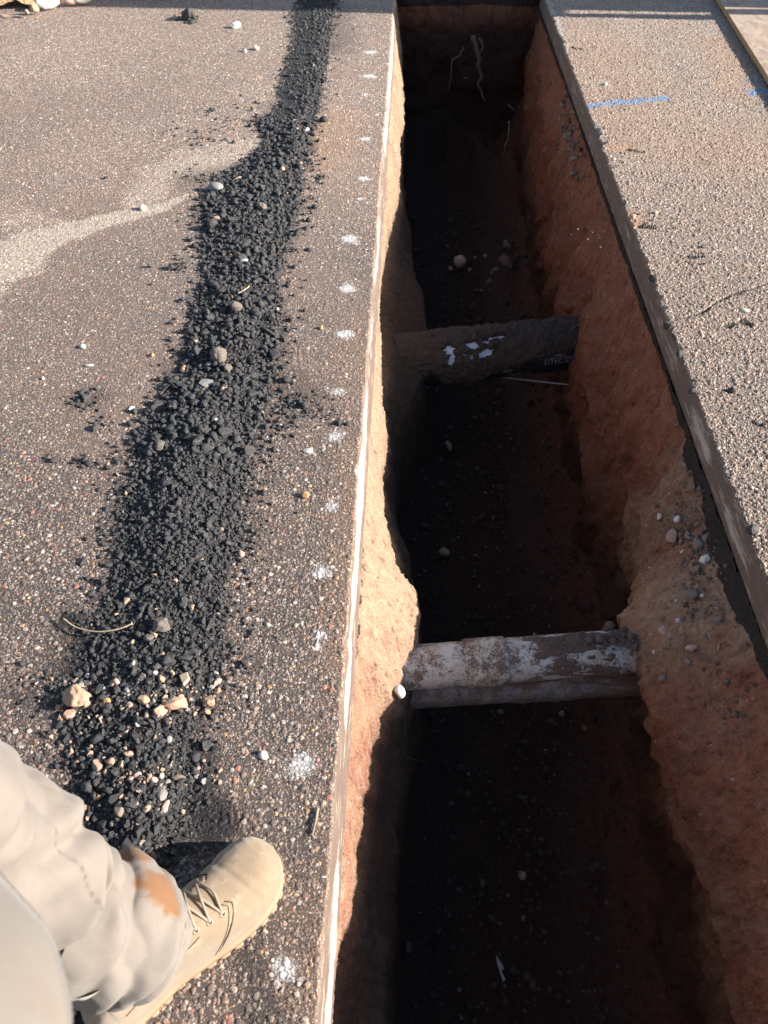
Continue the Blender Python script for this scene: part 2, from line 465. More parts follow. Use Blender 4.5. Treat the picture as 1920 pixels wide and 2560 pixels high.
def rubble_base_material():
    N = NT('fine millings bed', 'BOTH')
    P = N.obj
    n = N.noise(P, 420, 3, 0.7)
    col = N.mix(N.rng_(n, 0.3, 0.7), (0.016, 0.0158, 0.017), (0.062, 0.058, 0.055))
    v = N.voro(P, 300); c = N.sepc(v.outputs['Color'])
    sp = N.m_('MULTIPLY', N.m_('LESS_THAN', c[0], 0.12), N.rng_(v.outputs['Distance'], 0.4, 0.25))
    col = N.mix(N.m_('MULTIPLY', sp, 0.7), col, N.mix(c[1], (0.22, 0.15, 0.11), (0.45, 0.40, 0.34)))
    v2 = N.voro(N.v_('ADD', P, N.v_('SCALE', N.noise(P, 150, 2, 0.5, True), s=0.006)), 130)
    h = N.m_('ADD', N.m_('MULTIPLY', N.m_('SUBTRACT', 0.6, v2.outputs['Distance']), 0.006), N.m_('MULTIPLY', N.noise(P, 300, 4), 0.003))
    N.disp(h)
    return N.base(col, 0.75, 0.4)

def plain_stone(name, a, b, scale=140, rough=0.75, bump=0.0015, speck=None):
    N = NT(name)
    col = N.mix(N.noise(N.obj, scale, 4, 0.65), a, b)
    if speck:
        col = N.mix(N.rng_(N.noise(N.obj, scale * 2.2, 3, 0.7), 0.52, 0.62), col, speck)
    N.bump(N.noise(N.obj, scale * 1.5, 5, 0.7), bump, 0.8)
    return N.base(col, rough, 0.35)

M_ASPH = asphalt_material()
M_SOIL = soil_material()
M_RUB = rubble_material()
M_RUBB = rubble_base_material()
M_PALE = plain_stone('pale pebble', (0.50, 0.45, 0.38), (0.72, 0.68, 0.60))
M_WHITE = plain_stone('white stone', (0.62, 0.60, 0.57), (0.82, 0.80, 0.77), 60)
M_PINK = plain_stone('pink stone', (0.42, 0.27, 0.21), (0.58, 0.42, 0.34))
M_ORANGE = plain_stone('orange stone', (0.40, 0.19, 0.08), (0.58, 0.33, 0.17))
M_GREY = plain_stone('grey stone', (0.16, 0.15, 0.14), (0.34, 0.32, 0.30))
M_DUSTY = plain_stone('dusty stone', (0.15, 0.122, 0.105), (0.31, 0.265, 0.235))
M_BROWN = plain_stone('brown stone', (0.17, 0.12, 0.09), (0.36, 0.28, 0.21))
M_DARK = plain_stone('tarry chunk', (0.016, 0.016, 0.018), (0.075, 0.072, 0.07), 260, 0.6, 0.003, (0.14, 0.125, 0.11))
M_SPECK = plain_stone('speckled conglomerate', (0.05, 0.045, 0.042), (0.17, 0.15, 0.13), 260, 0.8, 0.003, (0.46, 0.36, 0.28))
M_CLOD = plain_stone('pinkish dry clod', (0.40, 0.235, 0.155), (0.62, 0.42, 0.30), 220, 0.95, 0.004)
M_MUD = plain_stone('grey brown mud', (0.10, 0.067, 0.052), (0.23, 0.165, 0.13), 160, 0.95, 0.005)
M_WOOD = plain_stone('pale wood', (0.50, 0.38, 0.22), (0.68, 0.55, 0.36), 90)
M_STRAW = plain_stone('dry straw', (0.48, 0.36, 0.20), (0.66, 0.54, 0.34), 90)
M_ROOT = plain_stone('pale root', (0.085, 0.07, 0.058), (0.17, 0.14, 0.12), 90)

# ------------------------------------------------------------------ trench profile
XL, XR = -0.1076, 0.8070
TH = 0.088            # asphalt thickness
FLOOR = -0.95
YA, YB = -1.3, 5.62   # trench ends

LIT = [(1004, 120), (1004, 189), (1006, 228), (1008.6, 283), (1009.6, 319), (1003, 342), (999, 358), (1000.4, 407), (999, 456), (995.6, 500), (977.5, 570), (965.6, 620), (963.6, 648),
       (953.6, 689), (948.7, 739), (941.7, 759), (940.3, 783), (945.7, 839), (949.7, 898), (952.6, 948), (950.6, 998), (966, 1099), (955, 1215), (952.6, 1280), (968, 1328),
       (983.5, 1392), (988, 1426), (1017, 1462), (1045, 1487), (1043, 1521), (1036, 1560), (1032, 1608), (1008, 1672), (1000, 1709), (985, 1751), (968, 1767), (947, 1798), (945, 1835),
       (930, 1863), (924, 1900), (924, 1962), (904, 1994), (896, 2090), (890, 2171), (879, 2283), (864, 2331), (848, 2380), (829, 2443), (816, 2540), (806, 2640)]
def _solve(px, py):
    d = 0.33
    for _ in range(30):
        p = G(px, py, -d)
        d = np.clip((XR - p[0]) * TANL, 0.12, 0.6)
    return p[1], p[0], d
_L = np.array([_solve(*q) for q in LIT]); _L = _L[np.argsort(_L[:, 0])]
_S = np.array([G(px, py, -0.56)[:2] for px, py in [(1000, 100), (1006, 300), (1004, 480), (1011, 560), (1023, 610), (1028, 669), (1039, 735), (1055, 751), (1057, 809), (1062, 835), (1064, 900), (1060, 955), (1035, 1010), (1000, 1080), (980, 1180), (985, 1300), (1030, 1500), (1050, 1640), (1050, 1728), (1034, 1798), (1016, 1863), (1000, 1960), (985, 2090), (975, 2300), (960, 2560)]])
_S = _S[np.argsort(_S[:, 1])]

def left_x(Y, d):
    """x of the left trench side at distance Y, depth d (metres below the road)"""
    Y = np.asarray(Y, float); d = np.asarray(d, float)
    yb = np.interp(Y, _L[:, 0], _L[:, 1]); db = np.interp(Y, _L[:, 0], _L[:, 2])
    xs = np.interp(Y, _S[:, 1], _S[:, 0])
    x0 = XL + 0.010
    t1 = np.clip((d - TH) / np.maximum(db - TH, 0.02), 0, 1)
    a = x0 + (yb - x0) * t1 ** 0.85
    t2 = np.clip((d - db) / np.maximum(0.50 - db, 0.05), 0, 1) ** 0.8
    xs2 = np.maximum(xs, yb - 0.03)
    b = yb + (xs2 - yb) * t2
    t3 = np.clip((d - 0.50) / 0.45, 0, 1)
    c = xs2 + 0.01 * t3
    return np.where(d < db, a, np.where(d < 0.50, b, c))

_R = np.array([[*G(px, py, -0.32)[:2]] for px, py in [(1638, 1190), (1625, 1274), (1620, 1353), (1625, 1407), (1592, 1480), (1589, 1534), (1600, 1600), (1623, 1693), (1649, 1729), (1672, 1766), (1694, 1805), (1735, 1880), (1765, 1960)]])
_R = _R[np.argsort(_R[:, 1])]
def right_x(Y, d):
    Y = np.asarray(Y, float); d = np.asarray(d, float)
    far = 0.775
    yk = np.concatenate([[-2, 0.2], [_R[0, 1] - 0.12], _R[:, 1], [_R[-1, 1] + 0.25, _R[-1, 1] + 0.6, 2.55, 3.4, 4.4, 6]])
    xk = np.concatenate([[0.76, 0.75], [0.725], _R[:, 0], [0.755, 0.735, 0.705, 0.735, far, far]])
    x3 = np.interp(Y, yk, xk)
    xb = np.interp(Y, [-2, 0.4, 0.9, 1.25, 1.5, 1.9, 2.6, 3.4, 6], [0.765, 0.76, 0.74, 0.77, 0.79, 0.725, 0.69, 0.73, 0.75])
    x0 = XR - 0.012
    d3 = np.interp(Y, [-2, 0.7, 0.95, 1.5, 1.9, 6], [0.42, 0.40, 0.33, 0.33, 0.45, 0.55])
    t1 = np.clip((d - TH) / (d3 - TH), 0, 1)
    a = x0 + (x3 - x0) * t1 ** 0.8
    t2 = np.clip((d - d3) / (0.30), 0, 1)
    b = x3 + (xb - x3) * (t2 * t2 * (3 - 2 * t2))
    return np.where(d < d3, a, b)

def hit_side(px, py, side='R'):
    D = ray(px, py)
    for t in np.arange(0.5, 9, 0.004):
        p = CAMP + D * t
        if p[2] > -TH: continue
        if side == 'R' and p[0] >= right_x(p[1], -p[2]): return p
        if side == 'L' and p[0] <= left_x(p[1], -p[2]): return p
        if p[2] < FLOOR: return p
    return p

# ------------------------------------------------------------------ asphalt attributes
WMARK = [(800, 113, 18), (800, 165, 18), (790, 300, 14), (785, 385, 15), (757, 516, 21), (752, 622, 22), (742, 722, 20), (733, 845, 20), (725, 945, 24), (715, 1095, 20), (695, 1235, 27), (693, 1372, 24), (684, 1400, 16), (650, 1655, 38), (612, 2090, 36), (790, 205, 9), (778, 430, 8)]
def seg_dist(X, Y, A, B):
    A = np.asarray(A[:2]); B = np.asarray(B[:2]); d = B - A
    t = np.clip(((X - A[0]) * d[0] + (Y - A[1]) * d[1]) / (d @ d), 0, 1)
    return np.hypot(X - A[0] - t * d[0], Y - A[1] - t * d[1]), t

def line_mask(X, Y, pts, widths, wob=0.3, fs=18, s=3, soft=1.0):
    """soft band along a list of source pixels; widths in metres"""
    W3 = [G(*p) for p in pts]; out = np.zeros_like(X)
    n = 1 + wob * fbm(X * fs, Y * fs, None, 3, s)
    for i in range(len(W3) - 1):
        d, t = seg_dist(X, Y, W3[i], W3[i + 1])
        w = widths[i] + (widths[i + 1] - widths[i]) * t
        out = np.maximum(out, 1 - sstep(1 - 0.5 * soft, 1 + 0.5 * soft, d / (w * n)))
    return out

PILE_EDGE = [(0, 640, 725), (100, 622, 712), (200, 592, 697), (262, 545, 686), (310, 570, 670), (380, 470, 656), (450, 438, 644), (600, 440, 606), (750, 398, 600), (850, 345, 590), (950, 285, 545), (1100, 262, 522), (1250, 238, 492), (1400, 200, 486), (1500, 140, 474), (1600, 138, 424), (1800, 190, 395), (2000, 150, 320), (2200, 90, 250)]
def asphalt_attrs(X, Y):
    K = 1920 / 1659
    white = np.zeros_like(X)
    for px, py, r in WMARK:
        c = G(px * K, py * K); rad = r * K * pxscale(c) 
        q = np.hypot((X - c[0]) / rad / 1.15, (Y - c[1]) / rad / (0.85 if py < 500 else 1.0)) * (1 + 0.55 * fbm(X * 30, Y * 30, None, 3, 40 + int(px)))
        white = np.maximum(white, (1 - sstep(0.0, 1.7, q)) * (0.66 if py > 800 else 0.88))
    dust_and_paling = 0.06 + 0.30 * sstep(1.1, 4.2, Y) + 0.12 * fbm(X * 1.6, Y * 1.6, None, 4, 9)  # base grows paler with distance down the road, plus patchy noise
    dust_and_paling = dust_and_paling + np.where(X > XR, 0.30, 0.0)
    dust_and_paling = np.maximum(dust_and_paling, 2.2 * line_mask(X, Y, [(-90, 690), (0, 655), (60, 620), (150, 585), (240, 560), (330, 537), (400, 520), (470, 490)], [0.165, 0.145, 0.11, 0.070, 0.050, 0.040, 0.032, 0.014], 0.34, 16, 5, 0.55))
    dust_and_paling = np.maximum(dust_and_paling, 1.25 * line_mask(X, Y, [(340, 505), (430, 430), (520, 395), (600, 365), (660, 350)], [0.05, 0.10, 0.12, 0.10, 0.05], 0.5, 9, 6, 1.7))
    dust_and_paling = np.maximum(dust_and_paling, 0.45 * line_mask(X, Y, [(520, 120), (600, 100), (640, 90)], [0.05, 0.10, 0.05], 0.6, 9, 7, 1.8))
    dust_and_paling = np.maximum(dust_and_paling, 0.55 * line_mask(X, Y, [(0, 545), (120, 560)], [0.12, 0.08], 0.6, 9, 8, 1.8))
    tan = 0.35 * (1 - sstep(0.0, 0.10, np.abs(X - XL))) * sstep(-0.2, 0.5, fbm(X * 6, Y * 3.2, None, 3, 12)) * (X < XL + 0.02)
    tan = np.maximum(tan, 0.5 * line_mask(X, Y, [(830, 290), (815, 400)], [0.13, 0.10], 0.6, 8, 13, 1.8))
    tan = np.maximum(tan, 0.9 * line_mask(X, Y, [(1540, 371), (1572, 369)], [0.040, 0.035], 0.2, 30, 14, 0.5))
    tan = np.maximum(tan, 0.8 * line_mask(X, Y, [(1578, 545), (1590, 560)], [0.05, 0.05], 0.5, 30, 15, 1.2))
    tan = np.maximum(tan, 0.35 * line_mask(X, Y, [(1500, 110), (1560, 330), (1800, 380)], [0.25, 0.3, 0.25], 0.6, 3, 16, 1.8))
    tan = np.maximum(tan, 0.45 * line_mask(X, Y, [(1800, 100), (1840, 230)], [0.10, 0.12], 0.6, 6, 17, 1.8))
    dark = 1.0 * line_mask(X, Y, [(165, 1545), (215, 1580), (200, 1630), (230, 1700)], [0.02, 0.04, 0.055, 0.045], 0.55, 22, 20, 1.6)  # soft shadow blob painted dark at the upper end of the streak
    dark = np.maximum(dark, 1.0 * line_mask(X, Y, [(330, 1790), (400, 1870), (470, 1960), (530, 2060)], [0.05, 0.055, 0.055, 0.045], 0.5, 20, 21, 1.5))  # cast shadow streak above the boot, painted into the asphalt colour
    dark = np.maximum(dark, 0.5 * line_mask(X, Y, [(600, 2360), (640, 2440), (660, 2560)], [0.02, 0.025, 0.03], 0.6, 25, 22, 1.6))  # fainter painted shadow streak beside the boot
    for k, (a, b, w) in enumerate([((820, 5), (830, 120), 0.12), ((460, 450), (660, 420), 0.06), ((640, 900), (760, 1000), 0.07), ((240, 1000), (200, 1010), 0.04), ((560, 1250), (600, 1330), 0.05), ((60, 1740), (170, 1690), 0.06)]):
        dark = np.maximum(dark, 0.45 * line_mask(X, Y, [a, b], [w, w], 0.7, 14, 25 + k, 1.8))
    KK = 1920 / 1659
    for kk, (yy_, l_, r_) in enumerate(PILE_EDGE): pass
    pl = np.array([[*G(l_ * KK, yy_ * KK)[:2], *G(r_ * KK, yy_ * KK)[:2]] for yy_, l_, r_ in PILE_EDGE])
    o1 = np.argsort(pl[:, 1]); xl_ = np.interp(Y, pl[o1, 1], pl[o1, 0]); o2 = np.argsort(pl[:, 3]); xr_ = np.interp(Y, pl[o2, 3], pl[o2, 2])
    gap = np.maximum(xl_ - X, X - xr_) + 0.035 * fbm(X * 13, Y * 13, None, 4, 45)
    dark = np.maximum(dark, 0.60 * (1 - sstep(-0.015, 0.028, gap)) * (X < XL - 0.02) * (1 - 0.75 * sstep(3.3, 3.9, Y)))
    blue = line_mask(X, Y, [(1455, 268), (1500, 262), (1580, 254), (1664, 247)], [0.026, 0.030, 0.034, 0.028], 0.8, 34, 31, 1.9)
    blue = np.maximum(blue, line_mask(X, Y, [(1878, 232), (1960, 226)], [0.04, 0.045], 0.8, 30, 32, 1.9))
    blue = np.maximum(blue, 0.55 * line_mask(X, Y, [(1875, 205), (1960, 200)], [0.05, 0.05], 0.6, 20, 33, 1.8))
    white = np.maximum(white, 0.55 * line_mask(X, Y, [(1460, 300), (1490, 340)], [0.05, 0.04], 0.6, 20, 34, 1.8))
    white = np.maximum(white, 0.42 * line_mask(X, Y, [(1366, 0), (1392, 60), (1420, 140)], [0.03, 0.035, 0.015], 0.5, 20, 35, 1.6))
    crack = line_mask(X, Y, [(1650, 815), (1692, 798), (1730, 790), (1765, 776), (1790, 756), (1809, 746), (1844, 731), (1880, 722), (1920, 707), (2050, 680)], [0.001, 0.003, 0.0025, 0.0045, 0.003, 0.006, 0.007, 0.0035, 0.004, 0.004], 0.8, 90, 36, 1.0)
    for k, (a, b, w) in enumerate([((1816, 815), (1835, 812), 0.010), ((1855, 805), (1875, 812), 0.009), ((1880, 1055), (1900, 1060), 0.008), ((1820, 978), (1830, 978), 0.007), ((1725, 643), (1755, 640), 0.009), ((1600, 565), (1625, 568), 0.012), ((1570, 375), (1600, 380), 0.012), ((1455, 372), (1470, 374), 0.012), ((1430, 120), (1450, 122), 0.012), ((1690, 850), (1680, 835), 0.004)]):
        crack = np.maximum(crack, line_mask(X, Y, [a, b], [w, w], 0.9, 70, 50 + k, 0.9))
    coarse = np.where(X > XR, 1.8, 1.15 - 0.45 * sstep(0.9, 2.0, Y) + 0.40 * sstep(2.0, 4.0, Y) * 0.5)
    return dict(white=white, dust_and_paling=np.clip(dust_and_paling, 0, 2.2), dark=np.clip(dark, 0, 1), blue=blue, crack=crack, tan=np.clip(tan, 0, 1), coarse=coarse)

def slurry_of(Y, d, side):
    n = fbm(Y * 3.1, d * 14, None, 4, 60)
    if side == 'L':
        band = np.exp(-((d - np.interp(Y, [0, 0.5, 0.8, 1.2, 1.7, 3, 5], [0.060, 0.055, 0.040, 0.030, 0.025, 0.028, 0.03])) / np.interp(Y, [0, 0.45, 0.8, 1.4, 5], [0.022, 0.018, 0.026, 0.034, 0.034])) ** 2)
        amp = np.interp(Y, [0, 0.3, 0.42, 0.55, 0.68, 0.78, 1.3, 1.6, 2.0, 2.5, 3.1, 3.4, 4.4, 5], [1, 1, .8, .25, .35, .95, 1, .7, .4, .65, .35, .95, .9, .6])
        return np.clip(band * amp * (0.95 + 0.7 * fbm(Y * 7, d * 30, None, 4, 61)), 0, 1)
    a = np.interp(Y, [0, 1.05, 1.15, 1.3, 1.4, 1.5, 1.62, 1.72, 1.9, 2.6, 2.75, 2.9, 5], [.15, .2, .75, .8, .2, .8, .7, .15, .55, .15, .5, .15, .3])
    return np.clip((a + 0.5 * n) * np.exp(-((d - 0.045) / 0.035) ** 2), 0, 1)

def edge_wob(Y, side):
    if side == 'L':
        return 0.0035 * fbm(Y * 30, Y * 0, None, 4, 70) + 0.006 * sstep(0.5, 0.8, fbm(Y * 14, Y * 0 + 1.3, None, 2, 73))
    w = 0.011 * fbm(Y * 30, Y * 0, None, 5, 71, 0.7)
    return w + 0.018 * sstep(0.30, 0.60, fbm(Y * 11, Y * 0 + 3.3, None, 2, 72))

def rows_Y():
    py = np.arange(2660, -150, -2.4)
    d = ray(np.full_like(py, 960), py)
    Y = (-CAMH / d[:, 2]) * d[:, 1]
    return Y

def asphalt_sheet(side):
    Yv = rows_Y()
    Y = np.concatenate([[-30, -12, -5, -2.5, -1.3, -0.6, -0.2], np.linspace(-0.05, Yv[0], 10)[:-1], Yv, np.geomspace(Yv[-1] + 0.2, 60, 14)])
    Y = np.unique(Y)
    py_edge = -60.0 if side == 'L' else 1980.0
    yy = np.clip(Y, 0.12, 7.5)
    # frame edge at each distance
    tt = np.interp(yy, Yv, np.arange(2660, -150, -2.4)) if False else None
    pys = np.arange(2900, -160, -4.0)
    E = G(np.full_like(pys, py_edge), pys)
    Xe = np.interp(yy, E[:, 1], E[:, 0])
    n = 380 if side == 'L' else 240
    u = np.linspace(0, 1, n)
    ext = np.array([0.02, 0.06, 0.15, 0.35, 0.8, 1.8, 4, 9, 20, 40])
    zface = -np.array([TH, 0.08, 0.07, 0.06, 0.052, 0.045, 0.038, 0.031, 0.024, 0.018, 0.012, 0.007, 0.003])
    sg = -1 if side == 'L' else 1
    x0 = XL if side == 'L' else XR
    Wd = np.maximum(np.abs(Xe - x0), 0.25) if side == 'L' else np.maximum(Xe - x0, 0.12)
    ew = edge_wob(Y, side)
    Xs = x0 + sg * (u[None] * Wd[:, None] + (ew[:, None] * (1 - sstep(0, 0.12, u))[None]))
    Xs = np.concatenate([Xs, x0 + sg * (Wd[:, None] + ext[None])], 1)
    Zs = np.zeros_like(Xs)
    slope = 0.017 if side == 'L' else 0.006
    Xf = x0 + sg * ew[:, None] * (1 - np.clip(-zface / 0.03, 0, 1))[None] - sg * slope * (-zface / TH)[None] + 0 * Xs[:, :1]
    Zf = np.repeat(zface[None], len(Y), 0)
    X = np.concatenate([Xf, Xs], 1); Z = np.concatenate([Zf, Zs], 1)
    Yg = np.repeat(Y[:, None], X.shape[1], 1)
    nr, nc = X.shape
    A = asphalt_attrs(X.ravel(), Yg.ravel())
    A['slurry'] = np.where(Z.ravel() < -0.002, slurry_of(Yg.ravel(), -Z.ravel(), side), 0)
    F = grid_faces(nr, nc)
    if side == 'L': F = F[:, ::-1]
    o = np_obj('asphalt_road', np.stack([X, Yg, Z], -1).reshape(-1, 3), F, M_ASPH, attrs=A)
    setp(o, 'worn asphalt surface with a sawn edge on the ' + ('left' if side == 'L' else 'right') + ' side of the trench', 'road', None, 'structure')
    return o
ROAD_L = asphalt_sheet('L')
ROAD_R = asphalt_sheet('R')

def cross_strip(y0, y1):
    X = np.linspace(XL - 0.0, XR + 0.0, 60); Y = np.linspace(y0, y1, 8)
    Xg, Yg = np.meshgrid(X, Y)
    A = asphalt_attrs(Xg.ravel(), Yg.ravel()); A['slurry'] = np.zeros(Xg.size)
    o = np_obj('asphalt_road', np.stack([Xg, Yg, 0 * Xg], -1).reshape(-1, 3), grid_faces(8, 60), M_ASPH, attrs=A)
    return setp(o, 'asphalt surface beyond the ' + ('far' if y0 > 0 else 'near') + ' end of the trench', 'road', None, 'structure')
cross_strip(YB, 60)
cross_strip(-30, YA)

# ------------------------------------------------------------------ trench sides, floor, ends
def side_mesh(side):
    pys = np.arange(2760, -60, -3.2)
    d = ray(np.full_like(pys, 1000), pys)
    t = (-0.4 - CAMH) / d[:, 2]
    Yv = t * d[:, 1]
    Y = np.unique(np.concatenate([np.linspace(YA, Yv[0], 30), Yv[Yv < YB], [YB]]))
    dd = np.concatenate([np.linspace(TH - 0.004, 0.5, 150 if side == 'R' else 110), np.linspace(0.5, 0.98, 90)[1:]])
    Yg, D = np.meshgrid(Y, dd, indexing='ij')
    X = (left_x if side == 'L' else right_x)(Yg, D)
    am = sstep(TH, TH + 0.05, D)
    # clods and gouges
    if side == 'R':
        wy = 0.10 * fbm(Yg * 4, D * 5, None, 3, 86); wd = 0.10 * fbm(Yg * 4 + 9, D * 5, None, 3, 87)
        n = 0.055 * (1 - 2.2 * np.abs(fbm((Yg + wy) * 3.2, (D + wd) * 2.6, None, 4, 80, 0.5))) * sstep(0.16, 0.40, D) + 0.030 * fbm((Yg + wy) * 9, (D + wd) * 7, None, 4, 82, 0.6) + 0.014 * fbm(Yg * 30, D * 22, None, 3, 88, 0.6) - 0.012
        X = X - n * am
    else:
        n = 0.010 * fbm(Yg * 16, D * 12, None, 4, 81, 0.6) + 0.016 * fbm(Yg * 6, D * 5, None, 4, 83) * sstep(0.36, 0.5, D)
        X = X + n * am
    V = np.stack([X, Yg, -D], -1).reshape(-1, 3)
    Yf, Df = Yg.ravel(), D.ravel()
    if side == 'L':
        tan = np.interp(Yf, [0, 0.75, 0.95, 1.1, 2.0, 2.6, 6], [0.52, 0.5, 0.7, 0.95, 0.8, 0.75, 0.85]) + 0.2 * fbm(Yf * 3, Df * 5, None, 3, 84)
        black = 0.75 * (1 - sstep(TH + 0.012, TH + 0.03, Df)) * np.interp(Yf, [0, 0.75, 1.0, 1.2, 1.5, 5], [0.9, 0.95, 0.7, 0.5, 0.5, 0.5])
        stone = np.interp(Yf, [0, 0.8, 1.1, 3, 6], [0, 0.05, 0.3, 0.7, 0.7]) * np.ones_like(Df)
    else:
        tan = np.interp(Yf, [0, 0.5, 0.9, 1.05, 1.6, 1.75, 2.4, 6], [0.52, 0.48, 0.32, 0.64, 0.58, 0.20, 0.06, 0.02]) + 0.18 * fbm(Yf * 3, Df * 5, None, 3, 85)
        w = np.interp(Yf, [0, 0.8, 1.2, 1.6, 2.2, 3, 3.6, 5], [0.014, 0.022, 0.034, 0.034, 0.016, 0.02, 0.014, 0.028]) * (1 + 0.8 * fbm(Yf * 9, Df * 4, None, 4, 89))
        black = 1.0 - sstep(0.5, 1.4, (Df - TH) / w)
        stone = np.interp(Yf, [0, 0.9, 1.1, 1.6, 1.9, 3.2, 3.4, 4, 4.3], [0.1, 0.1, 0.6, 0.7, 0.1, 0.1, 0.5, 0.5, 0.1]) * (1 - sstep(0.3, 0.5, Df))
    deep_shade = 0.30 * sstep(0.25, 0.45, Df) + sstep(0.5, 0.85, Df) * 0.6  # shade painted in, deepening down the sides
    if side == 'L': deep_shade = np.maximum(deep_shade, 0.95 * sstep(0.31, 0.43, Df))  # left side painted darker from about the shadow line down
    F = grid_faces(*Yg.shape)
    if side == 'R': F = F[:, ::-1]
    o = np_obj('trench_ground', V, F, M_SOIL, attrs=dict(tan=tan, black=black, deep_shade=deep_shade, stone=stone))
    return setp(o, ('sunlit sandy' if side == 'L' else 'shaded red brown') + ' earth side of the trench under the sawn asphalt', 'ground', None, 'structure')
side_mesh('L')
side_mesh('R')

def floor_mesh():
    pys = np.arange(2900, -60, -5.0)
    d = ray(np.full_like(pys, 1300), pys)
    Yv = ((FLOOR - CAMH) / d[:, 2]) * d[:, 1]
    Y = np.unique(np.concatenate([np.linspace(YA, max(Yv[0], YA + 0.1), 20), Yv[(Yv > 0.05) & (Yv < YB)], [YB]]))
    u = np.linspace(0, 1, 220)
    Yg, U = np.meshgrid(Y, u, indexing='ij')
    xl = left_x(Y, np.full_like(Y, 0.95)) - 0.05; xr = right_x(Y, np.full_like(Y, 0.95)) + 0.06
    X = xl[:, None] + (xr - xl)[:, None] * U
    Z = FLOOR + 0.025 * fbm(X * 4, Yg * 4, None, 4, 90) + 0.05 * sstep(0.75, 1.0, U) ** 2 + 0.04 * sstep(0.2, 0.0, U) ** 2
    hp = G(1240, 690, FLOOR)
    Z = Z + 0.07 * np.exp(-(((X - hp[0]) / 0.10) ** 2 + ((Yg - hp[1]) / 0.25) ** 2))
    Z = Z + 0.30 * sstep(YB - 0.75, YB, Yg) * (0.6 + 0.8 * fbm(X * 5, Yg * 3, None, 3, 91)) + 0.05 * np.maximum(0, fbm(X * 11, Yg * 8, None, 4, 92)) * sstep(0.72, 0.95, U)
    redm = sstep(0.5, 0.95, U)
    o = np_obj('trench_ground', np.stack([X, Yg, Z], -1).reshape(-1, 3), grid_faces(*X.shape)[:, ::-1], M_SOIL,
               attrs=dict(tan=np.full(X.size, 0.1), black=0.0 * X, deep_shade=(1.0 - 0.3 * redm), stone=np.full(X.size, 0.6)))  # floor colour painted dark as depth shade
    return setp(o, 'dark gravelly dirt floor at the bottom of the trench', 'ground', None, 'structure')
floor_mesh()

def end_mesh(Y0, sg):
    X = np.linspace(XL - 0.1, XR + 0.1, 140); D = np.linspace(0.004, 1.0, 150)
    Xg, Dg = np.meshgrid(X, D)
    Yg = Y0 - sg * (0.05 * Dg + 0.09 * fbm(Xg * 4, Dg * 4, None, 5, 95))
    F = grid_faces(*Xg.shape)
    if sg > 0: F = F[:, ::-1]
    o = np_obj('trench_ground', np.stack([Xg, Yg, -Dg], -1).reshape(-1, 3), F, M_SOIL,
               attrs=dict(tan=np.full(Xg.size, 0.1), black=(1 - sstep(0.07, 0.1, Dg)), deep_shade=0.55 + 0.42 * sstep(0.1, 0.25, Dg), stone=np.full(Xg.size, 0.1)))  # end painted near black as shade below the top
    return setp(o, ('far' if sg > 0 else 'near') + ' earth end of the trench', 'ground', None, 'structure')
end_mesh(YB, 1)
end_mesh(YA, -1)

# ------------------------------------------------------------------ windrow of black asphalt millings
K = 1920 / 1659
PILE = np.array([(-20, 640, 728), (0, 640, 725), (40, 622, 724), (100, 622, 712), (150, 605, 708), (200, 592, 697), (240, 585, 690), (262, 545, 686), (290, 572, 674), (310, 570, 670), (350, 530, 664), (380, 470, 656), (400, 452, 650), (450, 438, 644),
                 (500, 436, 625), (550, 432, 613), (600, 440, 606), (650, 412, 605), (700, 408, 602), (750, 398, 600), (800, 384, 592), (850, 345, 590), (900, 310, 570), (950, 285, 545), (1000, 290, 540), (1050, 282, 530), (1100, 262, 522),
                 (1150, 254, 526), (1200, 248, 516), (1250, 238, 492), (1300, 224, 488), (1350, 212, 488), (1400, 200, 486), (1450, 182, 482), (1500, 140, 474), (1550, 142, 436), (1600, 138, 424), (1650, 146, 432), (1700, 165, 424), (1750, 175, 405),
                 (1800, 190, 395), (1850, 190, 385), (1920, 170, 350), (2000, 150, 320), (2100, 110, 290), (2200, 90, 250), (2300, 60, 230)], float)
def pile_edges(py):
    l = np.interp(py / K, PILE[:, 0], PILE[:, 1]) * K; r = np.interp(py / K, PILE[:, 0], PILE[:, 2]) * K
    return l, r
def pile_h(u, py, X, Y):
    peak = np.interp(py, [0, 250, 330, 480, 900, 1150, 1600, 1900, 2150, 2600], [0.008, 0.009, 0.014, 0.020, 0.018, 0.022, 0.020, 0.022, 0.016, 0.016])
    c = np.interp(py, [0, 300, 480, 2600], [0.80, 0.70, 0.55, 0.58])
    prof = np.where(u < c, sstep(0, 1, np.clip(u / c, 0, 1)) ** 0.8, sstep(0, 1, np.clip((1 - u) / (1 - c), 0, 1)) ** 0.8)
    lum = 1 + 0.55 * fbm(X * 9, Y * 9, None, 4, 101)
    return peak * prof * lum
def pile_xy(u, py):
    l, r = pile_edges(py)
    wob = 10 * fbm(py / 18.0, 0 * py, None, 3, 100) 
    return G(l + (r - l) * u + wob * (1 - u) * 0.9 - wob * u * 0.6, py)

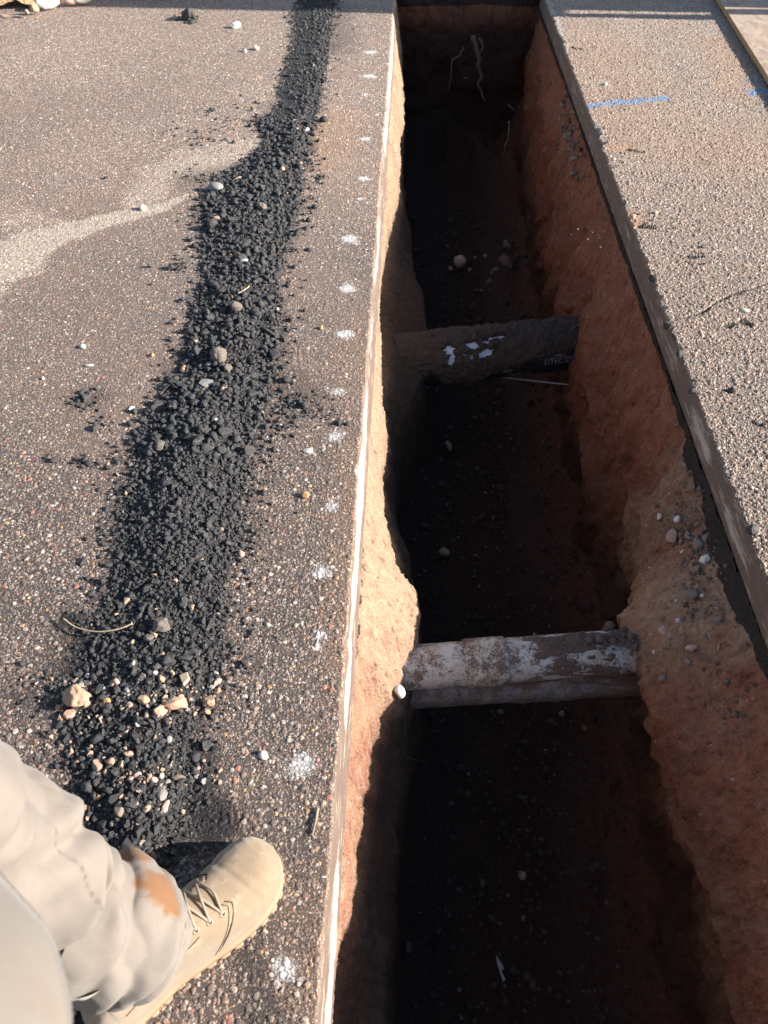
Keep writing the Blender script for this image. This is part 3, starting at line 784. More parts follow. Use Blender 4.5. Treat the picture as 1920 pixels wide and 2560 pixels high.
def make_pile():
    py = np.arange(2640, -20, -3.0); u = np.linspace(0, 1, 110)
    PYg, U = np.meshgrid(py, u, indexing='ij')
    P = pile_xy(U, PYg)
    P[..., 2] = pile_h(U, PYg, P[..., 0], P[..., 1]) + 0.0035 * sstep(0, .06, U) * sstep(0, .06, 1 - U) - 0.001
    o = np_obj('asphalt_rubble', P.reshape(-1, 3), grid_faces(*U.shape)[:, ::-1], M_RUBB)
    setp(o, 'long windrow of loose black asphalt millings on the road left of the trench', 'rubble', None, 'stuff')
    # fragments
    pys = np.arange(-10, 2640, 4.0)
    l, r = pile_edges(pys)
    A = G(l, pys); B = G(r, pys); A2 = G(l, pys + 4)
    area = np.linalg.norm(B - A, axis=1) * np.abs(A2[:, 1] - A[:, 1])
    def scatter(n, wgt, rmed, rsd, rmax, sub, spread):
        p = rng.choice(pys, n, p=wgt / wgt.sum()) + rng.uniform(-2, 2, n)
        u = rng.uniform(0, 1, n)
        m = rng.uniform(size=n) < spread
        u[m] = np.where(rng.uniform(size=m.sum()) < 0.5, -np.abs(rng.normal(0, 0.10, m.sum())), 1 + np.abs(rng.normal(0, 0.13, m.sum())))
        P = pile_xy(u, p)
        R = np.clip(rng.lognormal(math.log(rmed), rsd, n), 0.0016, rmax)
        # the far end is a thin smear with few lumps on its left
        keep = (p > 300) | (rng.uniform(size=n) < np.where(u > 0.55, 0.8, 0.30))
        R = np.where(p < 300, R * 0.8, R)
        P, R, u, p = P[keep], R[keep], u[keep], p[keep]
        h = np.where((u >= 0) & (u <= 1), pile_h(np.clip(u, 0, 1), p, P[:, 0], P[:, 1]), 0)
        P[:, 2] = h + R * 0.32
        return P, R, sub
    near = area * (pys > 1150); far = area * (pys <= 1150)
    sets = [scatter(13000, near, 0.0026, 0.50, 0.008, 2, 0.09), scatter(1500, near, 0.0062, 0.30, 0.013, 3, 0.05),
            scatter(110, near, 0.0100, 0.22, 0.017, 3, 0.02), scatter(420, far, 0.014, 0.25, 0.028, 3, 0.02),
            scatter(15000, far, 0.0037, 0.50, 0.012, 2, 0.09), scatter(2600, far, 0.0085, 0.3, 0.020, 2, 0.04)]
    # scattered crumbs beside the windrow (source px, spread px, count)
    for cx, cy, s, n, rm in [(740, 1010, 26, 90, .0042), (790, 1030, 40, 60, .0036), (700, 1060, 40, 70, .004), (215, 998, 22, 45, .0042), (250, 1062, 16, 26, .0038), (215, 1155, 18, 26, .0038), (135, 1150, 14, 14, .0036),
                             (560, 300, 45, 60, .0055), (500, 345, 28, 40, .005), (400, 330, 25, 16, .004), (440, 670, 26, 30, .005), (490, 440, 20, 26, .005), (280, 1150, 18, 20, .004), (130, 1740, 60, 60, .0032), (90, 1690, 40, 30, .003),
                             (470, 50, 14, 40, .010), (470, 1390, 60, 40, .0032), (620, 1200, 60, 40, .003), (230, 1560, 60, 60, .003), (800, 450, 10, 10, .006), (620, 1130, 50, 50, .0034), (1620, 560, 40, 20, .005), (1740, 640, 30, 14, .005), (1490, 590, 40, 14, .004)]:
        q = np.stack([cx + rng.normal(0, s, n), cy + rng.normal(0, s * 0.55, n)], 1)
        P = G(q[:, 0], q[:, 1]); R = np.clip(rng.lognormal(math.log(rm), 0.4, n), 0.0015, 0.02)
        P[:, 2] = R * 0.35
        P = P[P[:, 0] < XL - 0.01] if cx < 1000 else P
        sets.append((P, R[:len(P)], 2))
    Vs, Fs, ts, ps, off = [], [], [], [], 0
    for P, R, sub in sets:
        V, F, idx = rocks(P, R, sub, 9 if sub == 3 else 6, 0.30, 0.55 if sub == 3 else 0.42, (0.6, 1.0))
        n = len(P)
        t = rng.uniform(0, 1, n) ** 1.6
        # pinkish soil is mixed in at the near end of the windrow
        d1 = np.exp(-((P[:, 1] - G(400, 1750)[1]) / 0.035) ** 2) + 0.7 * np.exp(-((P[:, 1] - G(400, 1950)[1]) / 0.05) ** 2)
        pl = (rng.uniform(size=n) < 0.012 + 0.30 * d1).astype(float)
        Vs.append(V); Fs.append(F + off); off += len(V); ts.append(t[idx]); ps.append(pl[idx])
    o = np_obj('asphalt_rubble', np.vstack(Vs), np.vstack(Fs), M_RUB, attrs=dict(tint=np.concatenate(ts), pale=np.concatenate(ps)))
    setp(o, 'loose black asphalt crumbs heaped on and beside the windrow left of the trench', 'rubble', None, 'stuff')
make_pile()

def ground_z(px, py):
    """height of the windrow (or road) seen at a source pixel"""
    l, r = pile_edges(float(py))
    u = (px - l) / (r - l)
    if 0 <= u <= 1:
        p = G(px, py)
        return float(pile_h(np.array(u), np.array(float(py)), p[0], p[1]))
    return 0.0

# ------------------------------------------------------------------ single stones, clods, chips
def stone(name, px, py, rpx, mat, label, cat, group=None, z=None, lump=0.12, cuts=6, cmin=0.6, stretch=(1, 1, 1), rot=None, seed=0, sink=0.45, sub=4):
    r_ = np.random.default_rng(seed + int(px) * 7 + int(py))
    zz = ground_z(px, py) if z is None else z
    p = G(px, py, zz)
    R = rpx * pxscale(p)
    V, F, _ = rocks(np.zeros((1, 3)), np.array([1.0]), sub, cuts, cmin, lump, (0.75, 0.9), r_)
    V = V * np.array(stretch)
    if rot is not None:
        c, s = math.cos(rot), math.sin(rot)
        V = V @ np.array([[c, s, 0], [-s, c, 0], [0, 0, 1]])
    V = V * R + p + np.array([0, 0, R * sink * stretch[2]])
    o = np_obj(name, V, F, mat, loc=p)
    return setp(o, label, cat, group)

STONES = [
 # windrow, near end
 ('dirt_clod', 197, 1752, 33, M_CLOD, 'largest crumbly pink dirt clod at the left edge of the millings', 'clod', dict(lump=.45, cuts=3)),
 ('dirt_clod', 176, 1788, 15, M_CLOD, 'small pink dirt clod just below the largest clod', 'clod', dict(lump=.4, cuts=3)),
 ('dirt_clod', 154, 1797, 12, M_CLOD, 'leftmost pink dirt clod, below and left of the largest', 'clod', dict(lump=.4, cuts=3)),
 ('dirt_clod', 436, 1764, 23, M_CLOD, 'elongated pink dirt clod in the middle of the millings', 'clod', dict(lump=.5, cuts=3, stretch=(1.4, .8, .8))),
 ('dirt_clod', 400, 1784, 17, M_CLOD, 'crumbly pink clod left of and below the elongated clod', 'clod', dict(lump=.5, cuts=3)),
 ('dirt_clod', 526, 1757, 17, M_CLOD, 'pink dirt clod at the right edge of the millings', 'clod', dict(lump=.4, cuts=3)),
 ('dirt_clod', 520, 1782, 11, M_CLOD, 'small pink clod below the clod at the right edge of the millings', 'clod', dict(lump=.4, cuts=3)),
 ('dirt_clod', 361, 1754, 15, M_CLOD, 'pink clod in the dark hollow left of the elongated clod', 'clod', dict(lump=.4, cuts=3)),
 ('dirt_clod', 404, 1699, 12, M_CLOD, 'small pink clod left of the square wood chip', 'clod', dict(lump=.4, cuts=3)),
 ('pebble', 294, 1707, 11, M_PINK, 'round smooth pink pebble half sunk in black millings', 'pebble', dict(cuts=1)),
 ('pebble', 319, 1728, 9, M_GREY, 'flat grey pebble right of the round pink pebble', 'pebble', dict(cuts=2)),
 ('pebble', 268, 1757, 12, M_ORANGE, 'tan brown pebble below the round pink pebble', 'pebble', dict(cuts=3)),
 ('pebble', 274, 1768, 11, M_DARK, 'dark stone with tan top beside the tan brown pebble', 'pebble', dict(cuts=3)),
 ('pebble', 545, 1706, 13, M_PINK, 'elongated pink stone at the right edge of the millings', 'pebble', dict(cuts=3, stretch=(1.3, .6, .7), rot=.7)),
 ('pebble', 265, 1723, 7, M_PALE, 'small pale stone left of the round pink pebble', 'pebble', dict(cuts=5)),
 ('pebble', 219, 1692, 7, M_PALE, 'pale angular chip above the large pink clod', 'pebble', dict(cuts=6)),
 ('pebble', 388, 1684, 7, M_PALE, 'small pale chip above the clod left of the wood chip', 'pebble', dict(cuts=6)),
 ('pebble', 321, 1762, 8, M_PALE, 'pale yellowish pebble in the dark hollow of the millings', 'pebble', dict(cuts=3)),
 ('pebble', 367, 1789, 9, M_BROWN, 'brown angular stone at the head of the dark hollow', 'pebble', dict(cuts=6)),
 ('pebble', 345, 1811, 7, M_PALE, 'cream pebble below the brown angular stone', 'pebble', dict(cuts=3)),
 ('rock', 406, 1570, 25, M_SPECK, 'speckled conglomerate lump on the black millings below the straw', 'rock', dict(lump=.3, cuts=5)),
 ('rock', 372, 1600, 15, M_SPECK, 'smaller speckled lump left of the large conglomerate lump', 'rock', dict(lump=.3, cuts=5)),
 ('rock', 405, 1988, 17, M_GREY, 'flat triangular grey stone near the boot', 'rock', dict(cuts=7, stretch=(1, 1.1, .5))),
 ('rock', 415, 2018, 14, M_PINK, 'pinkish wedge of stone touching the flat grey stone', 'rock', dict(cuts=6, stretch=(.8, 1.3, .6), rot=-.5)),
 ('rock', 300, 2026, 17, M_BROWN, 'brown grey angular stone beside the trouser knee', 'rock', dict(cuts=7, stretch=(.8, 1.3, .8))),
 ('pebble', 449, 1946, 12, M_BROWN, 'flat tan stone at the right edge of the millings near the boot', 'pebble', dict(cuts=4, stretch=(1.3, .7, .6))),
 ('pebble', 344, 1939, 9, M_PINK, 'oval pink pebble in the millings above the flat grey stone', 'pebble', dict(cuts=1, stretch=(1.2, .8, .8), rot=.5)),
 ('pebble', 327, 1948, 8, M_PINK, 'round pink pebble left of the oval pink pebble', 'pebble', dict(cuts=1)),
 ('pebble', 376, 1945, 10, M_CLOD, 'narrow upright tan stone right of the oval pink pebble', 'pebble', dict(cuts=4, stretch=(.6, 1.5, .7))),
 ('pebble', 404, 1943, 11, M_GREY, 'light grey chip right of the narrow tan stone', 'pebble', dict(cuts=6)),
 ('pebble', 386, 1950, 8, M_PINK, 'small pink stone between the narrow tan stone and grey chip', 'pebble', dict(cuts=4)),
 ('pebble', 423, 1851, 10, M_GREY, 'round grey pebble in the dark band of the millings', 'pebble', dict(cuts=1)),
 ('pebble', 388, 1846, 7, M_BROWN, 'slim brown pebble left of the round grey pebble', 'pebble', dict(cuts=3, stretch=(.7, 1.3, .8))),
 ('pebble', 336, 1661, 9, M_PALE, 'pale round pebble near the top of the near windrow', 'pebble', dict(cuts=3)),
 ('pebble', 247, 1996, 8, M_ORANGE, 'orange pink chip beside the trouser leg', 'pebble', dict(cuts=5)),
 # windrow, further away
 ('pebble', 460, 925, 9, M_ORANGE, 'tan pebble at the left edge of the windrow beside the pale slab', 'pebble', dict(cuts=2)),
 ('asphalt_chunk', 518, 962, 20, M_GREY, 'flat broad grey slab chunk on the windrow', 'asphalt chunk', dict(cuts=7, stretch=(1.1, .9, .45))),
 ('rock', 548, 897, 22, M_SPECK, 'pale speckled rock in the middle of the windrow', 'rock', dict(lump=.3, cuts=4)),
 ('rock', 571, 926, 14, M_SPECK, 'smaller pale speckled rock below the larger one', 'rock', dict(lump=.3, cuts=4)),
 ('rock', 590, 775, 20, M_SPECK, 'brownish speckled lump high on the middle of the windrow', 'rock', dict(lump=.3, cuts=4)),
 ('stone_chip', 611, 654, 13, M_PALE, 'flat cream stone chip lying on the windrow', 'stone chip', dict(cuts=7, stretch=(1.2, .8, .35))),
 ('rock', 655, 524, 14, M_SPECK, 'tan speckled rock on the far windrow', 'rock', dict(lump=.25, cuts=4)),
 ('asphalt_chunk', 541, 476, 16, M_GREY, 'grey rounded chunk at the left shoulder of the windrow', 'asphalt chunk', dict(cuts=5)),
 ('asphalt_chunk', 533, 570, 18, M_DARK, 'large dark chunk below the grey chunk on the windrow', 'asphalt chunk', dict(cuts=6)),
 ('pebble', 767, 327, 6, M_PALE, 'cream pebble at the right edge of the far windrow', 'pebble', dict(cuts=2)),
 ('pebble', 706, 425, 7, M_PINK, 'pinkish pebble on top of the far windrow', 'pebble', dict(cuts=3)),
 ('pebble', 540, 1052, 6, M_WHITE, 'small round white pebble on the middle windrow', 'pebble', dict(cuts=1)),
 ('rock', 402, 1120, 14, M_SPECK, 'pale speckled stone on the left slope of the windrow', 'rock', dict(lump=.25, cuts=4)),
 # loose on the road
 ('pebble', 659, 1890, 14, M_PALE, 'pale oval pebble on the road beside the white paint spot above the boot', 'pebble', dict(cuts=2, stretch=(1.3, .8, .7), rot=.4)),
 ('pebble', 356, 524, 9, M_PALE, 'cream pebble alone on the white dust streak', 'pebble', dict(cuts=3)),
 ('pebble', 770, 1129, 9, M_WHITE, 'flat white pebble on the road near the trench', 'pebble', dict(cuts=2, stretch=(1.2, .8, .6))),
 ('pebble', 329, 1022, 7, M_WHITE, 'slim white pebble on the road left of the windrow', 'pebble', dict(cuts=3, stretch=(1.3, .6, .7), rot=.8)),
 ('pebble', 208, 869, 7, M_WHITE, 'white pebble on the open road, upper of two', 'pebble', dict(cuts=2)),
 ('pebble', 223, 915, 9, M_PALE, 'long pale pebble below the white pebble on the open road', 'pebble', dict(cuts=3, stretch=(1.4, .6, .6))),
 ('pebble', 108, 948, 5, M_WHITE, 'tiny white pebble near the left picture edge', 'pebble', dict(cuts=1)),
 ('pebble', 381, 890, 7, M_ORANGE, 'small orange pebble on the road left of the windrow', 'pebble', dict(cuts=3)),
 ('pebble', 803, 822, 6, M_ORANGE, 'pale orange pebble between windrow and trench', 'pebble', dict(cuts=3)),
 ('pebble', 764, 1240, 10, M_ORANGE, 'tan pebble between windrow and trench, below the white pebble', 'pebble', dict(cuts=4)),
 ('pebble', 604, 1386, 10, M_PINK, 'pinkish tan pebble just right of the near windrow', 'pebble', dict(cuts=3)),
 ('pebble', 590, 70, 11, M_WHITE, 'white lump on the far road left of the windrow', 'pebble', dict(lump=.35, cuts=3)),
 ('pebble', 642, 124, 7, M_WHITE, 'small white stone nearest the far windrow', 'pebble', dict(cuts=3)),
 ('pebble', 612, 130, 7, M_PALE, 'pale stone left of the small white stone on the far road', 'pebble', dict(cuts=3)),
 ('asphalt_chunk', 472, 49, 19, M_DARK, 'lone black clump of asphalt on the far left road', 'asphalt chunk', dict(lump=.45, cuts=3)),
 ('asphalt_chunk', 266, 257 + 190, 6, M_DARK, 'small dark chunk on the road above the dust streak', 'asphalt chunk', dict(cuts=4)),
 ('asphalt_chunk', 215, 998, 13, M_DARK, 'black crumbly chunk on the open road left of the windrow', 'asphalt chunk', dict(lump=.4, cuts=3)),
 ('asphalt_chunk', 240, 1072, 10, M_DARK, 'dark chunk below the crumbly chunk left of the windrow', 'asphalt chunk', dict(lump=.3, cuts=4)),
 ('asphalt_chunk', 213, 1153, 10, M_DARK, 'lowest right dark chunk on the open road', 'asphalt chunk', dict(lump=.3, cuts=4)),
 ('asphalt_chunk', 136, 1153, 9, M_DARK, 'leftmost dark chunk on the open road', 'asphalt chunk', dict(lump=.3, cuts=4)),
 ('asphalt_chunk', 428, 672, 11, M_DARK, 'dark chunk with long shadow left of the middle windrow', 'asphalt chunk', dict(lump=.2, cuts=5)),
 ('asphalt_chunk', 1668, 818, 13, M_DARK, 'shiny black chunk on the right trench edge beside the crack', 'asphalt chunk', dict(lump=.3, cuts=5)),
 ('asphalt_chunk', 1700, 888, 12, M_DARK, 'black chunk on the right trench edge below the crack', 'asphalt chunk', dict(lump=.3, cuts=5)),
 ('asphalt_chunk', 1632, 700, 12, M_DARK, 'black chunk on the right trench edge above the crack', 'asphalt chunk', dict(lump=.3, cuts=5)),
 ('asphalt_chunk', 1826, 978, 9, M_DARK, 'small black chunk out on the right road', 'asphalt chunk', dict(lump=.2, cuts=5)),
 ('asphalt_chunk', 1728, 980, 8, M_DARK, 'small black chunk low on the right trench edge', 'asphalt chunk', dict(lump=.2, cuts=5)),
 ('asphalt_chunk', 1880, 1330, 16, M_DARK, 'lowest black chunk on the right trench edge', 'asphalt chunk', dict(lump=.3, cuts=5)),
 ('dirt_clod', 1580, 548, 10, M_CLOD, 'tan dirt crumb on the right trench edge', 'clod', dict(lump=.4, cuts=3)),
 ('pebble', 1862, 778, 9, M_PALE, 'pale oval pebble on the right road below the crack', 'pebble', dict(cuts=2, stretch=(1.3, .7, .6))),
 ('pebble', 1512, 213, 6, M_WHITE, 'white pebble on the right road above the blue line', 'pebble', dict(cuts=3)),
]
for nm, px, py, r, mat, lab, cat, kw in STONES:
    grp = {'dirt_clod': 'dirt clods lying about', 'pebble': 'loose pebbles', 'rock': 'stones in the millings', 'asphalt_chunk': 'loose asphalt chunks'}.get(nm)
    stone(nm, px, py, r, mat, lab, cat, grp, **kw)

def on_side(px, py, rpx, mat, label, side, name='stone', seed=0, stretch=(1, 1, 1), out=-0.1, cuts=2, group=None, rot=None, lump=.1):
    p = hit_side(px, py, side)
    R = rpx * pxscale(p)
    r_ = np.random.default_rng(seed + int(px * 3 + py))
    V, F, _ = rocks(np.zeros((1, 3)), np.array([1.0]), 3, cuts, 0.6, lump, (0.75, 1.0), r_)
    V = V * np.array(stretch)
    if rot is not None:
        c, s = math.cos(rot), math.sin(rot)
        V = V @ np.array([[1, 0, 0], [0, c, s], [0, -s, c]])
    sg = -1 if side == 'R' else 1
    p = p + np.array([sg * R * out, -R * 0.3, R * 0.1])
    o = np_obj(name, V * R + p, F, mat, loc=p)
    return setp(o, label, 'stone', group)

on_side(990, 1726, 17, M_WHITE, 'white pebble sticking out of the sunlit earth ledge by the pipe', 'L', 'pebble', out=0.5)
SIDE_STONES = [(1681, 1292, 11, M_GREY, 'long grey stone in the gravelly earth, topmost of the largest ones', (.8, .8, 1.4)), (1692, 1297, 12, M_WHITE, 'pale lobed stone right of the topmost grey stone', (1, .9, 1.2)), (1647, 1290, 9, M_WHITE, 'narrow pale stone at the left of the gravelly earth', (.8, .6, 1.4)),
    (1680, 1337, 15, M_PINK, 'largest pale pink stone in the gravelly earth', (1, 1.3, .9)), (1718, 1337, 11, M_GREY, 'round blue grey stone right of the largest pink stone', (1, 1, 1)), (1701, 1354, 8, M_GREY, 'small grey stone below the round blue grey stone', (1, 1, 1)),
    (1741, 1358, 16, M_BROWN, 'big round brown cobble below the sawn asphalt', (1, 1, 1.1)), (1764, 1343, 13, M_BROWN, 'dark flat stone wedged above the big brown cobble', (1, 1.2, .7)), (1704, 1380, 8, M_PALE, 'pale round stone left of the big brown cobble', (1, 1, 1)), (1759, 1395, 14, M_WHITE, 'bluish white stone below the big brown cobble', (1, .8, 1.4)),
    (1739, 1423, 14, M_GREY, 'grey tilted stone below the bluish white stone', (1, .8, 1.4)), (1678, 1459, 11, M_WHITE, 'pale upright chip in bare earth', (1, .6, 1.3)), (1629, 1423, 9, M_PALE, 'pale stone at the edge of the earth bulge', (1, 1, 1)), (1707, 1478, 6, M_PALE, 'tiny pale pebble above a grey lump', (1, 1, 1)),
    (1727, 1484, 15, M_GREY, 'crusted grey lump in the earth', (1, 1.2, 1)), (1754, 1487, 7, M_PALE, 'small cream pebble right of the crusted lump', (1, 1, 1)), (1677, 1501, 8, M_PALE, 'left one of two adjoining pale pebbles', (1, 1, 1)), (1690, 1502, 8, M_PALE, 'right one of two adjoining pale pebbles', (1, 1, 1)),
    (1604, 1518, 9, M_PINK, 'pinkish stone low on the rim of the earth bulge', (1, .8, 1.2)), (1792, 1548, 14, M_GREY, 'large pale grey stone under the black asphalt layer', (1, .9, 1.3)), (1793, 1520, 10, M_BROWN, 'dark stone above the large pale grey stone', (1, 1, 1)), (1656, 1575, 16, M_PINK, 'rounded pink stone above the pipe end', (1, .9, 1.3)),
    (1675, 1588, 12, M_PINK, 'slim pink stone right of the rounded pink stone', (1, .7, 1.4)), (1696, 1551, 8, M_PALE, 'pale pebble above the slim pink stone', (1, 1, 1)), (1705, 1572, 11, M_CLOD, 'tan stone right of the pale pebble', (1, 1, 1)), (1726, 1618, 13, M_PINK, 'lowest large pinkish stone in the earth bulge', (1, .9, 1.2)),
    (1654, 1693, 13, M_BROWN, 'dark oval stone below the pipe end', (1, .7, 1.4)), (1634, 1628, 6, M_PALE, 'small pale pebble right beside the pipe end', (1, 1, 1)), (1694, 1244, 7, M_GREY, 'grey chip above the gravelly earth', (1, 1, 1)), (1733, 1218, 8, M_GREY, 'blue grey chip close under the black layer', (1, 1, 1)), (1693, 1196, 8, M_GREY, 'highest grey chip of the gravelly earth', (1, 1, 1)),
    (1385, 313, 9, M_GREY, 'flat grey stone in the far gravel pocket', (1, .9, 1.2)), (1405, 262, 8, M_BROWN, 'brown stone high in the far gravel pocket', (1, 1, 1)), (1433, 433, 10, M_BROWN, 'tan stone at the foot of the far gravel pocket', (1, 1, 1)), (1428, 395, 8, M_BROWN, 'brown stone above the tan stone of the far gravel pocket', (1, 1, 1)), (1425, 360, 7, M_BROWN, 'small stone in the middle of the far gravel pocket', (1, 1, 1))]
for px, py, r, mt, lab, st in SIDE_STONES:
    on_side(px, py, r, M_DUSTY if mt in (M_GREY, M_BROWN) else mt, lab, 'R', stretch=st, group='stones in the shaded trench side', rot=rng.uniform(-.5, .5), cuts=9, lump=.3)

# gravel on the trench floor and in the gravel pocket
def floor_gravel():
    n = 4200
    Y = rng.uniform(0.15, 4.6, n); 
    xl = left_x(Y, np.full(n, .95)); xr = right_x(Y, np.full(n, .95))
    X = xl + (xr - xl) * rng.beta(1.6, 1.6, n)
    R = np.clip(rng.lognormal(math.log(0.0045), 0.5, n), 0.002, 0.018)
    P = np.stack([X, Y, np.full(n, FLOOR) + 0.018 + R * 0.1], -1)
    V, F, idx = rocks(P, R, 2, 6, 0.5, 0.15, (0.5, 0.9))
    t = rng.uniform(0, 1, n)
    o = np_obj('gravel', V, F, M_FLOORG, attrs=dict(tint=t[idx]))
    setp(o, 'dark gravel scattered over the shaded trench floor', 'gravel', None, 'stuff')
def side_gravel():
    n = 900
    px = np.concatenate([rng.normal(1722, 34, 330), rng.uniform(1640, 1900, 280), rng.normal(1418, 18, 290)])
    py = np.concatenate([rng.normal(1370, 95, 330), rng.uniform(1150, 2000, 280), rng.normal(370, 60, 290)])
    P = []
    for a, b in zip(px, py):
        q = hit_side(a, b, 'R')
        if -0.6 < q[2] < -TH - 0.01: P.append(q)
    P = np.array(P); n = len(P)
    R = np.clip(rng.lognormal(math.log(0.0036), 0.45, n), 0.0015, 0.011) * np.where(P[:, 1] > 2.2, 2.0, 1)
    P[:, 0] += 0.0015
    V, F, idx = rocks(P, R, 2, 7, 0.4, 0.3, (0.7, 1.0))
    o = np_obj('gravel', V, F, M_SIDEG, attrs=dict(tint=rng.uniform(0, 1, n)[idx]))
    setp(o, 'small grey gravel embedded in the shaded earth side under the sawn asphalt', 'gravel', None, 'stuff')
def gravel_mat(name, stops):
    N = NT(name)
    c = N.ramp(N.attr('tint'), stops)
    c = N.mix(N.m_('MULTIPLY', N.noise(N.obj, 250, 4, .7), 0.6), c, (0.06, 0.045, 0.038))
    N.bump(N.noise(N.obj, 400, 4), 0.001, .6)
    return N.base(c, 0.85, 0.25)
M_FLOORG = gravel_mat('floor gravel', [(0, (0.016, 0.014, 0.014)), (0.6, (0.05, 0.044, 0.042)), (0.93, (0.085, 0.073, 0.07)), (1, (0.2, 0.18, 0.17))])
M_SIDEG = gravel_mat('embedded gravel', [(0, (0.16, 0.10, 0.07)), (0.5, (0.24, 0.17, 0.13)), (0.8, (0.25, 0.225, 0.21)), (1, (0.42, 0.39, 0.36))])
floor_gravel()
side_gravel()

# rocks on the trench floor
for px, py, r, mt, lab, lump in [(1148, 663, 20, M_PINK, 'pale boulder lying on the far trench floor', .12), (1126, 675, 8, M_GREY, 'small stone left of the pale boulder on the trench floor', .1), (1174, 676, 5, M_GREY, 'tiny stone right of the pale boulder', .1),
                                 (1213, 642, 6, M_GREY, 'stone right of and beyond the pale boulder', .1), (1187, 645, 4, M_GREY, 'tiny stone between the boulder and the soil heap', .1), (1267, 619, 12, M_MUD, 'brown clod by the far right foot of the trench side', .3),
                                 (1262, 668, 20, M_MUD, 'larger flat clod on the soil heap by the right trench side', .3), (1235, 690, 13, M_MUD, 'crumbly clod on the soil heap, left of the flat clod', .5), (1221, 708, 9, M_MUD, 'small crumbly clod at the near end of the soil heap', .5),
                                 (1120, 1120, 14, M_BROWN, 'dark square rock on the trench floor between the pipes', .1), (1110, 1385, 15, M_BROWN, 'dark brown clod on the floor beyond the white pipe', .3), (1404, 1785, 9, M_BROWN, 'small stone on the floor just in front of the pipes', .2),
                                 (1678, 2358, 11, M_GREY, 'light grey stone at the foot of the near right trench side', .15), (1305, 2190, 13, M_BROWN, 'brown stone on the near trench floor', .1)]:
    stone('rock' if mt is not M_MUD else 'dirt_clod', px, py, r, mt, lab, 'rock' if mt is not M_MUD else 'clod', 'stones on the trench floor', z=FLOOR + 0.02, lump=lump, cuts=4)

M_SHARD = plain_stone('dirty white plastic', (0.12, 0.125, 0.14), (0.40, 0.41, 0.44), 60)
# white shard on the floor
def flat_shape(name, pts, z, th, mat, label, cat, group=None, tilt=0.0, loc_pt=None):
    W3 = np.array([G(px, py, z) for px, py in pts])
    c = W3.mean(0)
    n = len(W3)
    W3[:, 2] += tilt * (W3[:, 0] - c[0])
    top = W3 + [0, 0, th]
    bm = bmesh.new()
    a = [bm.verts.new(Vector(p - c)) for p in W3]; b = [bm.verts.new(Vector(p - c)) for p in top]
    bm.faces.new(a); bm.faces.new(b[::-1])
    for i in range(n): bm.faces.new((a[i], b[i], b[(i + 1) % n], a[(i + 1) % n]))
    bmesh.ops.recalc_face_normals(bm, faces=bm.faces)
    bmesh.ops.bevel(bm, geom=[e for e in bm.edges], offset=th * 0.15, segments=1, affect='EDGES')
    me = bpy.data.meshes.new(name); bm.to_mesh(me); bm.free()
    me.materials.append(mat)
    o = bpy.data.objects.new(name, me); COL.objects.link(o); o.location = c
    return setp(o, label, cat, group)
flat_shape('plastic_shard', [(1239, 2386), (1261, 2422), (1253, 2428), (1264, 2450), (1257, 2455), (1248, 2428), (1243, 2412)], FLOOR + 0.05, 0.004, M_SHARD, 'pointed white shard lying on the dark near trench floor', 'shard')
flat_shape('wood_chip', [(449, 1692), (470, 1685), (476, 1701), (460, 1718)], ground_z(462, 1700) + 0.006, 0.009, M_WOOD, 'square pale wood chip on the black millings', 'wood chip', tilt=.2)
flat_shape('wood_chip', [(425, 1681), (431, 1677), (438, 1685), (434, 1688)], ground_z(430, 1682) + 0.004, 0.005, M_WOOD, 'small pale splinter left of the square wood chip', 'wood chip', tilt=.1)

def strand(name, pts3, r, mat, label, cat, parent=None, n=40, seed=0, wob=0.0, sides=6, loc=None, taper=True):
    P = spline(pts3, n)
    if wob:
        t = np.linspace(0, 1, n)
        for ax in range(3): P[:, ax] += wob * fbm(t * 9, 0 * t + seed + ax * 5.5, None, 3, 200 + ax)
    rr = np.full(n, r) if not taper else r * (1 - 0.6 * np.linspace(0, 1, n))
    V, q, t_ = tube(P, rr, sides)
    o = mixed_obj(name, [(V, q, t_)], mat, parent, loc)
    if label: setp(o, label, cat)
    return o
strand('straw', [G(157, 1546, .012), G(190, 1568, .016), G(238, 1579, .022), G(290, 1574, .030), G(331, 1559, .038)], 0.0016, M_STRAW, 'curved dry straw lying across the edge of the millings', 'straw', taper=False)
strand('straw', [G(596, 733, .045), G(612, 724, .05), G(624, 715, .05)], 0.0016, M_STRAW, 'short pale straw on the middle of the windrow', 'straw', taper=False)
strand('twig', [G(794, 2020, .004), G(789, 2052, .005), G(780, 2090, .004)], 0.0035, M_BROWN, 'brown twig lying by the left trench edge above the boot', 'twig')
strand('twig', [G(445, 948, .012), G(420, 965, .012), G(405, 985, .006)], 0.002, M_DARK, 'thin dark twig beside the left edge of the windrow', 'twig')
strand('straw', [G(1602, 1985, FLOOR + .06), G(1620, 1970, FLOOR + .07)], 0.0025, M_STRAW, 'short straw on the trench floor near the right side', 'straw', n=6, taper=False)

